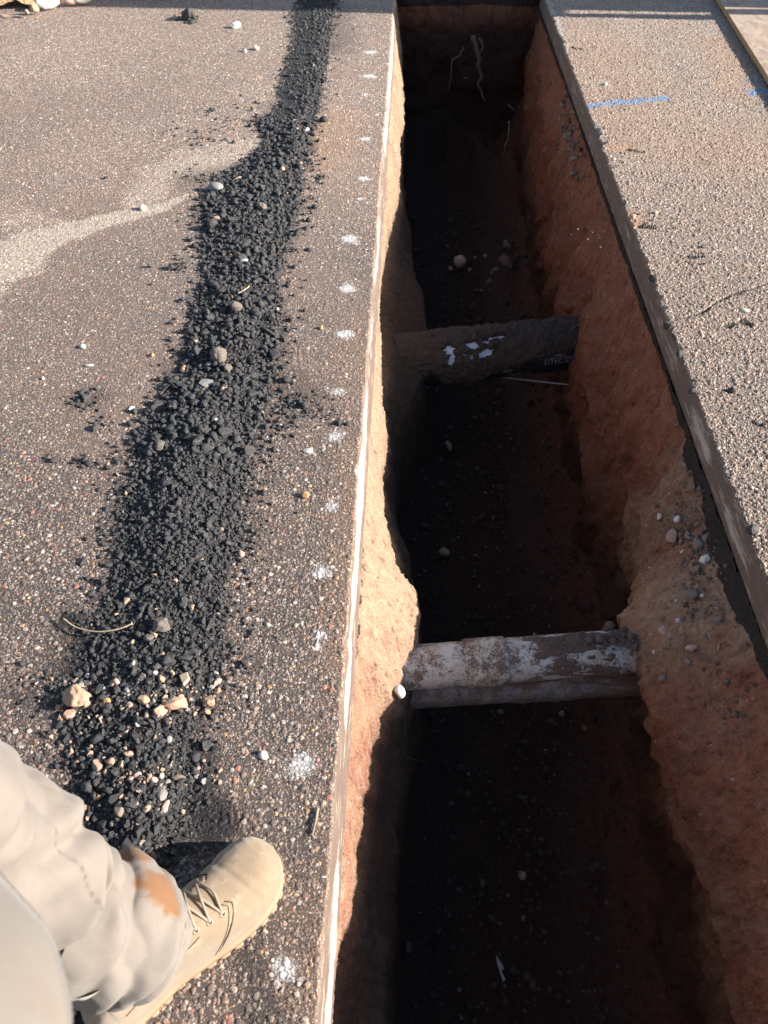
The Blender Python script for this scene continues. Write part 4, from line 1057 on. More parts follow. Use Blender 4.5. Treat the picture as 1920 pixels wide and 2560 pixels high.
# roots hanging from the far end and fine roots in the sides
def yroot(name, pts, Y, r, label, wob=.01, seed=0, n=50):
    r0 = [GY(px, py, Y) for px, py in pts]
    return strand(name, r0, r, M_ROOT, label, 'root', n=n, seed=seed, wob=wob, sides=7)
Z8 = lambda x, y: (880 + x / 3.072, y / 3.072)
yroot('root', [Z8(940, 270), Z8(948, 350), Z8(970, 420), Z8(968, 490), Z8(985, 545), Z8(1000, 590), Z8(970, 640), Z8(990, 710), Z8(1012, 770)], YB - 0.13, 0.016, 'thickest pale root hanging down the far end of the trench', .012, 1)
yroot('root', [Z8(975, 290), Z8(1000, 340), Z8(998, 385), Z8(975, 410)], YB - 0.14, 0.008, 'short looped root right of the thickest root', .006, 2)
yroot('root', [Z8(855, 370), Z8(825, 430), Z8(770, 475), Z8(762, 560), Z8(755, 640), Z8(742, 695)], YB - 0.12, 0.007, 'thin pale root left of the thickest root', .01, 3)
yroot('root', [Z8(855, 602), Z8(895, 598)], YB - 0.12, 0.006, 'tiny horizontal root stub on the far end', .0, 4, 8)
yroot('root', [Z8(1195, 800), Z8(1225, 830), Z8(1250, 855)], 4.6, 0.004, 'fine root on the far right trench side', .004, 5, 20)
yroot('root', [Z8(1205, 930), Z8(1200, 1060), Z8(1175, 1110), Z8(1163, 1190)], 4.3, 0.004, 'long fine root low on the far right trench side', .006, 6, 30)
def sideroot(pts, r, label, side='R', seed=0, off=0.012):
    P = [hit_side(px, py, side) + np.array([-off if side == 'R' else off, 0, 0]) for px, py in pts]
    return strand('root', P, r, M_ROOT, label, 'root', n=40, seed=seed, wob=.006, sides=5)
sideroot([(1685, 1905), (1705, 1915), (1722, 1930), (1735, 1955)], 0.0011, 'fine curly root in the near right trench side', 'R', 11, .02)
sideroot([(1700, 1925), (1720, 1940), (1742, 1930), (1760, 1925)], 0.001, 'finest curly root crossing the near right trench side', 'R', 12, .02)
sideroot([(1372, 950), (1378, 935), (1400, 940), (1428, 948)], 0.0016, 'thin looped root beside the far pipe', 'R', 13, .02)
sideroot([(985, 1890), (1020, 1900), (1045, 1905), (1060, 1890), (1085, 1915)], 0.0011, 'fine root dangling from the shaded left trench side', 'L', 14, .03)

# ------------------------------------------------------------------ pipes
def pipe_material(name, dirt, white):
    N = NT(name)
    P = N.obj
    n = N.noise(P, 26, 5, 0.7); n2 = N.noise(P, 170, 5, 0.75)
    x = N.sep(P)[0]
    col = N.mix(N.noise(P, 300, 2), white, tuple(c * 0.86 for c in white))
    st = N.rng_(N.m_('ADD', n, N.m_('MULTIPLY', N.m_('SUBTRACT', n2, 0.5), 0.8)), dirt - 0.13, dirt + 0.09)
    film = N.rng_(N.noise(P, 14, 4, .6), 0.45, 0.62)
    col = N.mix(N.m_('MULTIPLY', film, 0.48), col, (0.48, 0.36, 0.26))
    md = N.mix(N.noise(P, 220, 3), (0.12, 0.08, 0.062), (0.24, 0.165, 0.13))
    col = N.mix(st, col, md)
    N.bump(N.m_('ADD', N.m_('MULTIPLY', st, 1.0), N.m_('MULTIPLY', N.noise(P, 300, 4), 0.5)), 0.002, 0.8)
    return N, col, st

def cyl_between(A, B, r, n=64, rings=40, wob=0.0, seed=0):
    A, B = np.asarray(A), np.asarray(B)
    P = A + (B - A) * np.linspace(0, 1, rings)[:, None]
    return tube(P, r, n)

def white_pipe():
    ax = -0.385
    a, b = G(1040, 1668, ax), G(1645, 1622, ax)
    d = (b - a) / np.linalg.norm(b - a)
    A, B = a - d * 0.35, b + d * 0.35
    root = empty('drain_pipe', (a + b) / 2, 'white plastic pipe with a coupling and caked mud crossing the trench', 'pipe')
    N, col, st = pipe_material('stained white plastic', 0.568, (0.66, 0.65, 0.62))
    mat = N.base(col, N.m_('MULTIPLY_ADD', st, 0.5, 0.4), 0.4)
    V, q, t = cyl_between(A, B, 0.0575)
    mixed_obj('pipe_wall', [(V, q, t)], mat, root)
    c0 = a + d * (123 * pxscale(a)); c1 = a + d * (225 * pxscale(a))
    P = c0 + (c1 - c0) * np.array([0, 0.0, 0.02, 0.06, .5, .94, .98, 1, 1])[:, None]
    R = np.array([0.057, 0.0605, 0.0625, 0.063, 0.063, 0.063, 0.0625, 0.0605, 0.057])
    P = P + d * np.linspace(0, 1e-4, len(P))[:, None]
    V, q, t = tube(P, R, 64)
    N2, col2, st2 = pipe_material('stained coupling', 0.53, (0.70, 0.66, 0.58))
    mixed_obj('coupling', [(V, q, t)], N2.base(col2, 0.55, 0.4), root)
    # mud crust: lumpy skin over part of the pipe plus crumbs on top
    L = np.linalg.norm(b - a)
    s = np.linspace(0.42, 1.06, 190); th = np.linspace(-0.9, 2.5, 110)
    S, T = np.meshgrid(s, th, indexing='ij')
    e1 = np.cross(d, [0, 0, 1]); e1 /= np.linalg.norm(e1); e2 = np.cross(e1, d)
    mask = -0.12 + 1.25 * fbm(S * 9, T * 2.2, None, 4, 210) - 0.8 * np.exp(-((S - 0.93) / 0.09) ** 2 - ((T - 0.55) / 0.42) ** 2) - 0.5 * sstep(0.52, 0.42, S) + 0.15 * sstep(0.6, 1.3, T) - 0.5 * sstep(2.0, 2.5, T) - 0.6 * sstep(-0.5, -0.9, T)
    thk = 0.010 * np.clip(mask, -0.6, 1) * (1 + 0.9 * fbm(S * 40, T * 7, None, 4, 211)) + 0.003 * fbm(S * 90, T * 16, None, 3, 212) * (mask > 0)
    Rr = 0.0578 + np.where(S < 0.375, 0.006, 0) + thk
    ang = T
    P = a + d * (S * L)[..., None] + (-np.cos(ang) * Rr)[..., None] * (-e1) * -1 * 0 + (np.cos(ang) * Rr)[..., None] * e1 + (np.sin(ang) * Rr)[..., None] * e2
    np_obj('mud_crust', P.reshape(-1, 3), grid_faces(*S.shape)[:, ::-1], M_MUD, root)
    n = 150
    s = np.concatenate([rng.normal(0.80, 0.05, 40), rng.normal(0.97, 0.045, 80), rng.uniform(0.45, 1.0, 30)])
    th = rng.normal(1.55, 0.35, n)
    R = np.clip(rng.lognormal(math.log(0.005), 0.5, n), 0.002, 0.014)
    P = a + d * (s * L)[:, None] + (0.062 + R * 0.3)[:, None] * (np.cos(th)[:, None] * e1 + np.sin(th)[:, None] * e2)
    V, F, _ = rocks(P, R, 2, 3, 0.6, 0.4)
    np_obj('mud_crumb', V, F, M_MUD, root)['kind'] = 'stuff'
white_pipe()

def grey_pipe():
    ax = -0.475
    a, b = G(1050, 1728, ax), G(1655, 1690, ax)
    d = (b - a) / np.linalg.norm(b - a)
    root = empty('conduit_pipe', (a + b) / 2, 'blue grey muddy conduit pipe just below and in front of the white pipe', 'pipe')
    N, col, st = pipe_material('muddy grey conduit', 0.53, (0.25, 0.26, 0.285))
    col = N.mix(0.18, col, (0.05, 0.042, 0.04))
    V, q, t = cyl_between(a - d * 0.35, b + d * 0.35, 0.044)
    mixed_obj('pipe_wall', [(V, q, t)], N.base(col, 0.6, 0.35), root)
    e1 = np.cross(d, [0, 0, 1]); e1 /= np.linalg.norm(e1); e2 = np.cross(e1, d)
    s = np.linspace(0.35, 1.05, 150); th = np.linspace(-0.9, 1.2, 60)
    S, T = np.meshgrid(s, th, indexing='ij')
    m = -0.45 + 0.7 * S + 0.8 * fbm(S * 7, T * 2, None, 4, 220)
    Rr = 0.0442 + 0.007 * np.clip(m, -0.6, 1) * (1 + 0.8 * fbm(S * 40, T * 6, None, 3, 221))
    L = np.linalg.norm(b - a)
    P = a + d * (S * L)[..., None] + (np.cos(T) * Rr)[..., None] * e1 + (np.sin(T) * Rr)[..., None] * e2
    np_obj('mud_crust', P.reshape(-1, 3), grid_faces(*S.shape)[:, ::-1], M_MUD, root)
M_MUD_D = plain_stone('damp dark mud', (0.035, 0.026, 0.023), (0.085, 0.062, 0.053), 160, 0.9, 0.004)
grey_pipe()

def far_pipe():
    ax = -0.52
    a, b = G(1050, 905, ax), G(1440, 862, ax)
    d = (b - a) / np.linalg.norm(b - a)
    root = empty('printed_pipe', (a + b) / 2, 'large dark pipe with faint white printing under caked clay, farther along the trench', 'pipe')
    N = NT('black pipe')
    col = N.mix(N.noise(N.obj, 40, 4), (0.012, 0.012, 0.014), (0.035, 0.035, 0.042))
    mat = N.base(col, 0.45, 0.4)
    R0 = 0.098
    V, q, t = cyl_between(a - d * 0.4, b + d * 0.4, R0, 72)
    mixed_obj('pipe_wall', [(V, q, t)], mat, root)
    e1 = np.cross(d, [0, 0, 1]); e1 /= np.linalg.norm(e1); e2 = np.cross(e1, d)
    L = np.linalg.norm(b - a)
    # white patches exposed near the top (paint or plastic)
    N = NT('bluish white plastic')
    mw = N.base(N.mix(N.noise(N.obj, 120, 3), (0.50, 0.53, 0.62), (0.68, 0.71, 0.80)), 0.4, 0.5)
    s = np.linspace(0.05, 0.62, 90); th = np.linspace(0.35, 2.2, 60)
    S, T = np.meshgrid(s, th, indexing='ij')
    Rr = R0 + 0.0015 + 0 * S
    P = a + d * (S * L)[..., None] + (np.cos(T) * Rr)[..., None] * e1 + (np.sin(T) * Rr)[..., None] * e2
    np_obj('white_sleeve', P.reshape(-1, 3), grid_faces(*S.shape)[:, ::-1], mw, root)
    # clay
    s = np.linspace(-0.16, 1.45, 330); th = np.linspace(-0.75, 2.6, 150)
    S, T = np.meshgrid(s, th, indexing='ij')
    lower = np.interp(S, [-.05, .03, .10, .18, .3, .42, .55, .7, .9, 1.05, 1.45], [-.5, .3, -.1, -.6, -.55, -.15, .12, .36, .55, .5, .3])
    m = sstep(-0.25, 0.12, T - lower + 0.2 * fbm(S * 9, T * 3, None, 3, 231))
    holes = np.zeros_like(S)
    for hs, ht, ws, wt in [(.155, 1.02, .026, .13), (.17, .82, .012, .12), (.30, 1.05, .035, .13), (.385, 1.12, .035, .10), (.47, 1.28, .05, .10), (.375, .70, .042, .15), (.29, .62, .008, .10), (.165, .55, .02, .08)]:
        q = np.hypot((S - hs) / ws, (T - ht) / wt) * (1 + 1.3 * fbm(S * 26, T * 7, None, 4, 232, 0.65))
        holes = np.maximum(holes, 1 - sstep(0.8, 1.15, q))
    thk = 0.016 * m * (1 + 0.5 * fbm(S * 8, T * 2, None, 3, 233)) * (1 + 0.6 * fbm(S * 34, T * 8, None, 4, 234)) + 0.003 * fbm(S * 80, T * 20, None, 3, 235)
    thk = thk * (1 - holes) - 0.008 * holes - 0.006 * (1 - m)
    Rr = R0 + 0.002 + thk
    P = a + d * (S * L)[..., None] + (np.cos(T) * Rr)[..., None] * e1 + (np.sin(T) * Rr)[..., None] * e2
    np_obj('clay_crust', P.reshape(-1, 3), grid_faces(*S.shape)[:, ::-1], M_MUD_D, root)
    # printing, following the pipe's surface
    N = NT('worn white print')
    mp = N.base(N.mix(N.rng_(N.noise(N.obj, 160, 3), .4, .6), (0.06, 0.06, 0.065), (0.55, 0.56, 0.6)), 0.6, 0.2)
    for txt, s0, th0, hgt in [('ONE THRU', .66, .22, .022), ('DTEC CO', .74, -.04, .024), ('NAN', .33, -.42, .020), ('NAV', .47, -.26, .020), ('PIPE IN', .53, -.58, .024)]:
        fc = bpy.data.curves.new('tmp', 'FONT'); fc.body = txt; fc.size = hgt / 0.7
        fc.resolution_u = 2
        fo = bpy.data.objects.new('tmp', fc); COL.objects.link(fo)
        dg = bpy.context.evaluated_depsgraph_get()
        me = bpy.data.meshes.new_from_object(fo.evaluated_get(dg))
        co = np.empty(len(me.vertices) * 3, np.float32); me.vertices.foreach_get('co', co); co = co.reshape(-1, 3)
        T = th0 + co[:, 1] / R0; ss = s0 * L + co[:, 0] * 0.9
        Pw = a + d * ss[:, None] + ((R0 + 0.0022) * np.cos(T))[:, None] * e1 + ((R0 + 0.0022) * np.sin(T))[:, None] * e2
        me.vertices.foreach_set('co', (Pw - np.array(root.location)).astype(np.float32).ravel()); me.update()
        me.materials.append(mp)
        COL.objects.unlink(fo); bpy.data.objects.remove(fo)
        o = bpy.data.objects.new('lettering', me); COL.objects.link(o); o.parent = root
far_pipe()
N_ = NT('dull cable'); M_CABLE = N_.base((0.42, 0.43, 0.46), 0.5, 0.4)
N_ = NT('blue cable'); M_BCABLE = N_.base((0.22, 0.28, 0.46), 0.5, 0.4)
strand('tracer_wire', [G(1170, 934, -.60), G(1195, 938, -.61), G(1260, 944, -.62), G(1340, 953, -.63), G(1445, 964, -.64), G(1500, 968, -.65)], 0.0032, M_CABLE, 'thin pale wire stretched from the clay on the far pipe to the right side', 'wire', taper=False)
strand('tracer_wire', [G(1150, 925, -.60), G(1110, 944, -.63), G(1065, 970, -.67), G(1028, 990, -.72)], 0.004, M_BCABLE, 'dull blue wire running from the far pipe to the left floor', 'wire', taper=False)

# ------------------------------------------------------------------ far left dirt bank, board, unseen shadow caster
def dirt_bank():
    x, y = np.meshgrid(np.linspace(0, 1, 160), np.linspace(0, 1, 140))
    A = G(-260, 52); B = G(300, 2)
    e = B - A; L = np.linalg.norm(e[:2]); e = e / L; nrm = np.array([-e[1], e[0], 0])
    X = A[0] + e[0] * x * 2.6 + nrm[0] * y * 3; Y = A[1] + e[1] * x * 2.6 + nrm[1] * y * 3
    w = 0.05 * fbm(x * 9, y * 2, None, 3, 300)
    h = (0.50 * sstep(0, .5, y + w) + 0.10 * np.sqrt(np.clip((y + w) / 0.06, 0, 1))) * sstep(1.0, 0.7, x) * sstep(1, .8, y) * (1 + .3 * fbm(x * 6, y * 7, None, 4, 301)) * (0.35 + 0.65 * sstep(0.75, 0.2, x)) - 0.008
    N = NT('loose tan dirt', 'BOTH'); P = N.obj
    c = N.mix(N.noise(P, 30, 5, .7), (0.34, 0.19, 0.09), (0.60, 0.44, 0.26))
    N.disp(N.m_('ADD', N.m_('MULTIPLY', N.noise(P, 26, 4, .65), .06), N.m_('MULTIPLY', N.noise(P, 120, 3, .65), .012)), 1, 0.036)
    o = np_obj('dirt_bank', np.stack([X, Y, h], -1).reshape(-1, 3), grid_faces(*x.shape), N.base(c, .95, .1))
    setp(o, 'loose tan dirt bank along the far left road edge', 'ground', None, 'structure')
    for px, py, r, mt, lab, st in [(118, 15, 26, M_WHITE, 'large white rock half buried in the dirt bank', (1.2, .8, .7)), (178, 6, 14, M_PINK, 'pinkish white rock right of the large white rock', (1.2, .8, .8)), (206, 4, 18, M_PALE, 'long pale rock at the right end of the dirt bank', (1.5, .7, .6)),
                                   (12, 44, 9, M_BROWN, 'dark stone at the left foot of the dirt bank', (1.2, .8, .8)), (68, 34, 8, M_CLOD, 'small tan clod at the foot of the dirt bank', (1, 1, .8)), (88, 27, 11, M_CLOD, 'tan clod against the large white rock', (1, 1, 1))]:
        stone('rock' if mt is not M_CLOD else 'dirt_clod', px, py, r, mt, lab, 'rock' if mt is not M_CLOD else 'clod', 'stones at the dirt bank', z=0.02, stretch=st, cuts=5, rot=.5)
dirt_bank()

def osb_board():
    A = G(1800, 0, 0.034); B = G(1925, 197, 0.034)
    e = (A - B); e[2] = 0; e /= np.linalg.norm(e); nrm = np.array([e[1], -e[0], 0])
    if nrm[0] < 0: nrm = -nrm
    o0 = B - e * 0.75; Lw, Ww, th = 2.44, 1.22, 0.026
    c = o0.copy(); c[2] = 0
    N = NT('pressed wood board'); P = N.obj
    R = N.n('ShaderNodeMapping', {'Vector': P, 'Scale': (1, 1, 1)}).outputs[0]
    w = N.v_('ADD', P, N.v_('SCALE', N.noise(P, 9, 3, .5, True), s=.1))
    v = N.voro(N.v_('MULTIPLY', w, (1, .45, 1)), 38); cc = N.sepc(v.outputs['Color'])
    col = N.mix(cc[0], (0.30, 0.215, 0.16), (0.52, 0.42, 0.33))
    col = N.mix(N.m_('MULTIPLY', N.noise(P, 160, 4, .7), .6), col, (0.40, 0.30, 0.23))
    nz = N.sep(N.n('ShaderNodeNewGeometry').outputs['Normal'])[2]
    edge = N.mix(N.noise(P, 70, 4, .7), (0.30, 0.16, 0.07), (0.62, 0.40, 0.20))
    edge = N.mix(N.rng_(N.noise(P, 40, 3, .7), .62, .7), edge, (0.05, 0.03, 0.02))
    col = N.mix(N.rng_(nz, .5, .8), edge, col)
    N.bump(N.noise(P, 120, 4), .001, .5)
    mat = N.base(col, .8, .25)
    V = []
    for z in (0.006, 0.006 + th):
        for s, w_ in ((0, 0), (Lw, 0), (Lw, Ww), (0, Ww)):
            p = o0 + e * s + nrm * w_; V.append([p[0], p[1], z])
    bm = bmesh.new(); vs = [bm.verts.new(Vector(p) - Vector(c)) for p in V]
    for f in ((0, 1, 2, 3), (4, 7, 6, 5), (0, 4, 5, 1), (1, 5, 6, 2), (2, 6, 7, 3), (3, 7, 4, 0)): bm.faces.new([vs[i] for i in f])
    bmesh.ops.recalc_face_normals(bm, faces=bm.faces)
    bmesh.ops.bevel(bm, geom=list(bm.edges), offset=.0015, segments=2, affect='EDGES')
    me = bpy.data.meshes.new('wood_board'); bm.to_mesh(me); bm.free(); me.materials.append(mat)
    o = bpy.data.objects.new('wood_board', me); COL.objects.link(o); o.location = c
    setp(o, 'pressed wood board lying flat on the road at the far right corner', 'board')
osb_board()

def shadow_caster():
    """made-up stand added for its shadow, out of frame to the right of the far trench; its long shadow crosses the road"""
    b0 = G(1760, 20); y0 = 4.97
    root = empty('shadow_planks', (4.2, y0, 0), 'unseen wooden plank stand added on the right road to cast the far shadow', 'shadow_caster')
    N = NT('shadow planks wood'); mt = N.base(N.mix(N.noise(N.obj, 12, 4), (0.42, 0.33, 0.22), (0.6, 0.5, 0.36)), .8, .2)
    def bx(name, x0, x1, ya, yb, z0, z1):
        bm = bmesh.new()
        bmesh.ops.create_cube(bm, size=1, matrix=Matrix.Translation(((x0 + x1) / 2 - 4.2, (ya + yb) / 2 - y0, (z0 + z1) / 2)) @ Matrix.Diagonal((x1 - x0, yb - ya, z1 - z0, 1)))
        bmesh.ops.bevel(bm, geom=list(bm.edges), offset=.004, segments=1, affect='EDGES')
        me = bpy.data.meshes.new(name); bm.to_mesh(me); bm.free(); me.materials.append(mt)
        o = bpy.data.objects.new(name, me); COL.objects.link(o); o.parent = root
    for xx in (3.4, 4.3, 5.2):
        bx('post', xx, xx + .09, y0 + .13, y0 + .24, 0.0, 2.25)
        bx('foot', xx, xx + .088, y0 - .20, y0 + .129, 0.0, .08)
    for z0, h in ((0.22, .30), (0.60, .25)):  # planks and gaps shaped to give the added shadow its slots
        bx('plank', 3.25, 5.4, y0 - .002, y0 + .05, z0, z0 + h)
    bx('plank', 3.25, 5.4, y0 - .002, y0 + .05, 0.95, 1.2)
    for z0, x1 in ((1.3, 4.0), (1.65, 4.8), (2.0, 5.4)):
        bx('plank', 3.25, x1, y0 - .002, y0 + .129, z0, z0 + .25)
    bx('plank', 3.25, 5.4, y0 + .241, y0 + .70, 0.1, 1.9)
shadow_caster()

# ------------------------------------------------------------------ person (right leg and boot in view)
def C(lat, fwd, z):
    return RX * lat + FH * fwd + np.array([0, 0, z])

def fabric(name, a, b, stain=None):
    N = NT(name); P = N.obj
    col = N.mix(N.noise(P, 14, 4, .6), a, b)
    w1 = N.n('ShaderNodeTexWave', {'Vector': P, 'Scale': 420.0, 'Distortion': 1.0}).outputs['Fac']
    col = N.mix(N.m_('MULTIPLY', w1, .06), col, (0.1, 0.08, 0.06))
    col = N.mix(N.m_('MULTIPLY', N.rng_(N.noise(P, 22, 5, .7), .52, .72), .30), col, (0.17, 0.125, 0.085))
    if stain:
        s = N.attr('stain')
        col = N.mix(N.rng_(N.m_('ADD', s, N.m_('MULTIPLY', N.m_('SUBTRACT', N.noise(P, 45, 4, .65), .5), .7)), .40, .62), col, N.mix(N.noise(P, 60, 3), stain, tuple(c * .8 for c in stain)))
        col = N.mix(N.m_('MULTIPLY', N.attr('seam'), .75), col, (0.10, 0.075, 0.055))
    N.bump(N.m_('ADD', N.m_('MULTIPLY', w1, .3), N.noise(P, 500, 2)), .0006, .5)
    N.put(N.b.inputs['Sheen Weight'], 0.15)
    return N.base(col, .9, .15)
M_TROUS = fabric('pale khaki cloth', (0.186, 0.161, 0.138), (0.226, 0.198, 0.172), (0.21, 0.11, 0.055))
M_SHIRT = fabric('pale grey cloth', (0.168, 0.149, 0.130), (0.205, 0.182, 0.158))

def boot_materials():
    N = NT('tan suede'); P = N.obj
    n = N.noise(P, 30, 4, .6)
    col = N.mix(n, (0.225, 0.165, 0.108), (0.31, 0.24, 0.165))
    col = N.mix(N.rng_(N.noise(P, 600, 2), .35, .7, 0, .25), col, (0.14, 0.095, 0.06))
    col = N.mix(N.m_('MULTIPLY', N.rng_(N.noise(P, 38, 5, .72), .54, .70), .45), col, (0.40, 0.33, 0.25))
    col = N.mix(N.m_('MULTIPLY', N.rng_(N.noise(P, 75, 5, .75), .60, .70), .5), col, (0.12, 0.085, 0.055))
    zz_ = N.sep(N.n('ShaderNodeNewGeometry').outputs['Position'])[2]
    col = N.mix(N.m_('MULTIPLY', N.rng_(N.m_('ADD', zz_, N.m_('MULTIPLY', N.noise(P, 60, 4, .7), .03)), .075, .045), .45), col, (0.20, 0.15, 0.105))
    N.bump(N.m_('ADD', N.noise(P, 900, 3), N.m_('MULTIPLY', n, .8)), .0008, .6)
    N.put(N.b.inputs['Sheen Weight'], .3)
    su = N.base(col, .92, .15)
    N = NT('boot rubber'); P = N.obj
    rb = N.base(N.mix(N.noise(P, 40, 4), (0.26, 0.18, 0.11), (0.38, 0.28, 0.19)), .7, .3)
    N = NT('boot lace'); lc = N.base(N.mix(N.noise(N.obj, 300, 3), (0.24, 0.195, 0.145), (0.33, 0.275, 0.215)), .85, .2)
    N = NT('dark stitching'); st = N.base((0.07, 0.05, 0.035), .9, .1)
    N = NT('brass eyelet'); N.put(N.b.inputs['Metallic'], .6); ey = N.base((0.36, 0.30, 0.22), .5, .5)
    return su, rb, lc, st, ey
M_SUEDE, M_RUB2, M_LACE, M_STITCH, M_EYE = boot_materials()

def boot(person, H0, T0):
    ax = T0 - H0; Lb = np.linalg.norm(ax); ax = ax / Lb
    sd_ = np.array([ax[1], -ax[0], 0.0])
    sk = [0, .012, .03, .07, .12, .25, .4, .52, .62, .72, .80, .87, .92, .96, .985, 1.0]
    wk = [.006, .019, .029, .036, .040, .041, .042, .046, .0515, .0555, .0565, .0535, .0475, .0375, .0235, .006]
    hk = [.05, .066, .085, .115, .150, .172, .150, .130, .114, .101, .0935, .086, .078, .067, .056, .042]
    zb = .022
    def B(s, th, off=0.0):
        s = np.asarray(s, float); th = np.asarray(th, float)
        w = np.interp(s, sk, wk) + off; h = np.interp(s, sk, hk) + off
        c, n = np.cos(th), np.sin(th)
        x = w * np.sign(c) * np.abs(c) ** 0.85
        up = np.where(n >= 0, np.abs(n) ** np.interp(s, [0, .5, .8, 1], [.8, .95, .8, .8]), -np.abs(n) ** .5)
        z = zb + 0.012 + np.where(n >= 0, (h - zb - .012) * up, .012 * up)
        # medial side runs straighter than the lateral side
        bend = .010 * np.sin(np.pi * np.clip((s - .35) / .65, 0, 1))
        return H0 + ax * (s * Lb)[..., None] + sd_ * (x + bend)[..., None] + np.array([0, 0, 1]) * z[..., None]
    s = np.concatenate([np.linspace(0, .1, 14), np.linspace(.1, .86, 90)[1:], np.linspace(.86, 1, 30)[1:]]); th = np.linspace(-np.pi, np.pi, 97)[:-1]
    S, T = np.meshgrid(s, th, indexing='ij')
    crease = -.0022 * np.exp(-((S - .775 - .03 * np.cos(T)) / .016) ** 2) * sstep(.1, .5, np.sin(T)) - .0014 * np.exp(-((S - .815 - .05 * np.cos(T)) / .02) ** 2) * sstep(.1, .6, np.sin(T))
    dent = .0016 * fbm(S * 9, np.cos(T) * 3, np.sin(T) * 3, 3, 400)
    P = B(S, T, 0.0) + (crease + dent)[..., None] * (np.cos(T)[..., None] * sd_ + np.sin(T)[..., None] * np.array([0, 0, 1]))
    V1, F1 = P.reshape(-1, 3), grid_faces(*S.shape, True)
    # shaft
    z = np.linspace(.06, .24, 30); th2 = np.linspace(0, 2 * np.pi, 65)[:-1]
    Zg, T2 = np.meshgrid(z, th2, indexing='ij')
    ra = np.interp(Zg, [.06, .12, .16, .24], [.062, .056, .050, .056]); rb_ = np.interp(Zg, [.06, .12, .16, .24], [.034, .037, .040, .046])
    cs = np.interp(Zg, [.06, .14, .24], [.235, .215, .21])
    P2 = H0 + ax * (cs * Lb + ra * np.cos(T2))[..., None] + sd_ * (rb_ * np.sin(T2))[..., None] + np.array([0, 0, 1]) * Zg[..., None]
    b = mixed_obj('boot', [(V1, F1[:, ::-1], None), (P2.reshape(-1, 3), grid_faces(*Zg.shape, True)[:, ::-1], None)], M_SUEDE, person)
    org = Vector(person.location)
    def sub(name, parts, mat):
        o = mixed_obj(name, parts, mat, None)
        o.parent = b
        o.location = -Vector(b.location) - org
        return o
    # sole with a lugged edge
    t = np.linspace(0, 1, 240, endpoint=False)
    so = np.concatenate([np.linspace(0, 1, 120), np.linspace(1, 0, 120)]); side = np.concatenate([np.ones(120), -np.ones(120)])
    wo = np.interp(so, sk, wk) + .0045; wo = np.where((so < .004) | (so > .996), 0, wo)
    bend = .010 * np.sin(np.pi * np.clip((so - .35) / .65, 0, 1))
    s_ext = np.where(so > .97, so + (so - .97) * .4, np.where(so < .03, so - (.03 - so) * .3, so))
    ring = H0 + ax * (s_ext * Lb)[:, None] + sd_ * (wo * side + bend)[:, None]
    ctr = H0 + ax * (so * Lb)[:, None] + sd_ * bend[:, None]
    lug = (np.sin(np.cumsum(np.r_[0, np.linalg.norm(np.diff(ring, axis=0), axis=1)]) * 2 * np.pi / .024) > -.2)
    heelgap = (so > .30) & (so < .40)
    levels = []
    for zz, k in [(.036, -.0015), (.033, .0012), (.028, .0022), (.020, .0018), (.0195, 0), (.014, 0), (.0135, -1), (.004, -1), (.003, -1)]:
        d = ring - ctr; n = np.linalg.norm(d, axis=1, keepdims=True) + 1e-9
        kk = np.where(lug, .0012, -.0035) if k == -1 else np.full(240, k)
        lv = ctr + d * (1 + kk[:, None] / np.maximum(n, .01))
        lv[:, 2] = zz + np.where(heelgap & (zz < .014), .008, 0)
        levels.append(lv)
    Vs = np.concatenate(levels); F = grid_faces(len(levels), 240, True)
    bot = np.array([[(len(levels) - 1) * 240 + i, (len(levels) - 1) * 240 + i + 1, (len(levels) - 1) * 240 + 238 - i, (len(levels) - 1) * 240 + 239 - i] for i in range(0, 119)])
    top = np.array([[i + 1, i, 239 - i, 238 - i] for i in range(0, 119)])
    sub('sole', [(Vs, np.vstack([F, bot, top]), None)], M_RUB2)
    # quarters (side panels carrying the eyelets)
    for name, t0, t1, lat in (('side_panel', -.15, 1.22, 1), ('side_panel', np.pi - 1.22, np.pi + .15, -1)):
        uu, vv = np.meshgrid(np.linspace(0, 1, 50), np.linspace(0, 1, 40), indexing='ij')
        q = vv if lat == 1 else 1 - vv  # 0 at the sole, 1 at the lacing edge
        front = .705 - .18 * (1 - q) ** 1.25 + .012 * np.sin(q * np.pi)
        front = np.where(q > .9, front - (q - .9) * .25, front)
        s_ = .10 + (front - .10) * uu
        edge = np.minimum(np.minimum(uu / .03, (1 - uu) / .03), np.minimum(vv / .04, (1 - vv) / .04)).clip(0, 1)
        P = B(s_, t0 + (t1 - t0) * vv, 0.0024 * edge - .0004)
        sub(name, [(P.reshape(-1, 3), grid_faces(50, 40), None)], M_SUEDE)
        k = 60
        qq = np.linspace(.02, 1, k); vline = qq if lat == 1 else 1 - qq
        fr = .705 - .18 * (1 - qq) ** 1.25 + .012 * np.sin(qq * np.pi) + .004
        fr = np.where(qq > .9, fr - (qq - .9) * .25, fr)
        L1 = B(fr, t0 + (t1 - t0) * vline, .0006)
        sub('seam', [tube(L1, .0009, 6)], M_STITCH)
        L2 = B(fr - .022, t0 + (t1 - t0) * vline, .0024)
        sub('seam', [tube(L2, .0005, 5)], M_STITCH)
    # second stitched curve low on the lateral side
    ss = np.linspace(.14, .52, 50)
    sub('seam', [tube(B(ss, .35 + .45 * ((ss - .14) / .38) ** 2, .0028), .0006, 5)], M_STITCH)
    # tongue
    uu, vv = np.meshgrid(np.linspace(.34, .66, 30), np.linspace(1.10, np.pi - 1.10, 16), indexing='ij')
    sub('tongue', [(B(uu, vv, .0012).reshape(-1, 3), grid_faces(30, 16), None)], M_SUEDE)
    # eyelets and laces
    es = [.645, .585, .525, .465, .405]
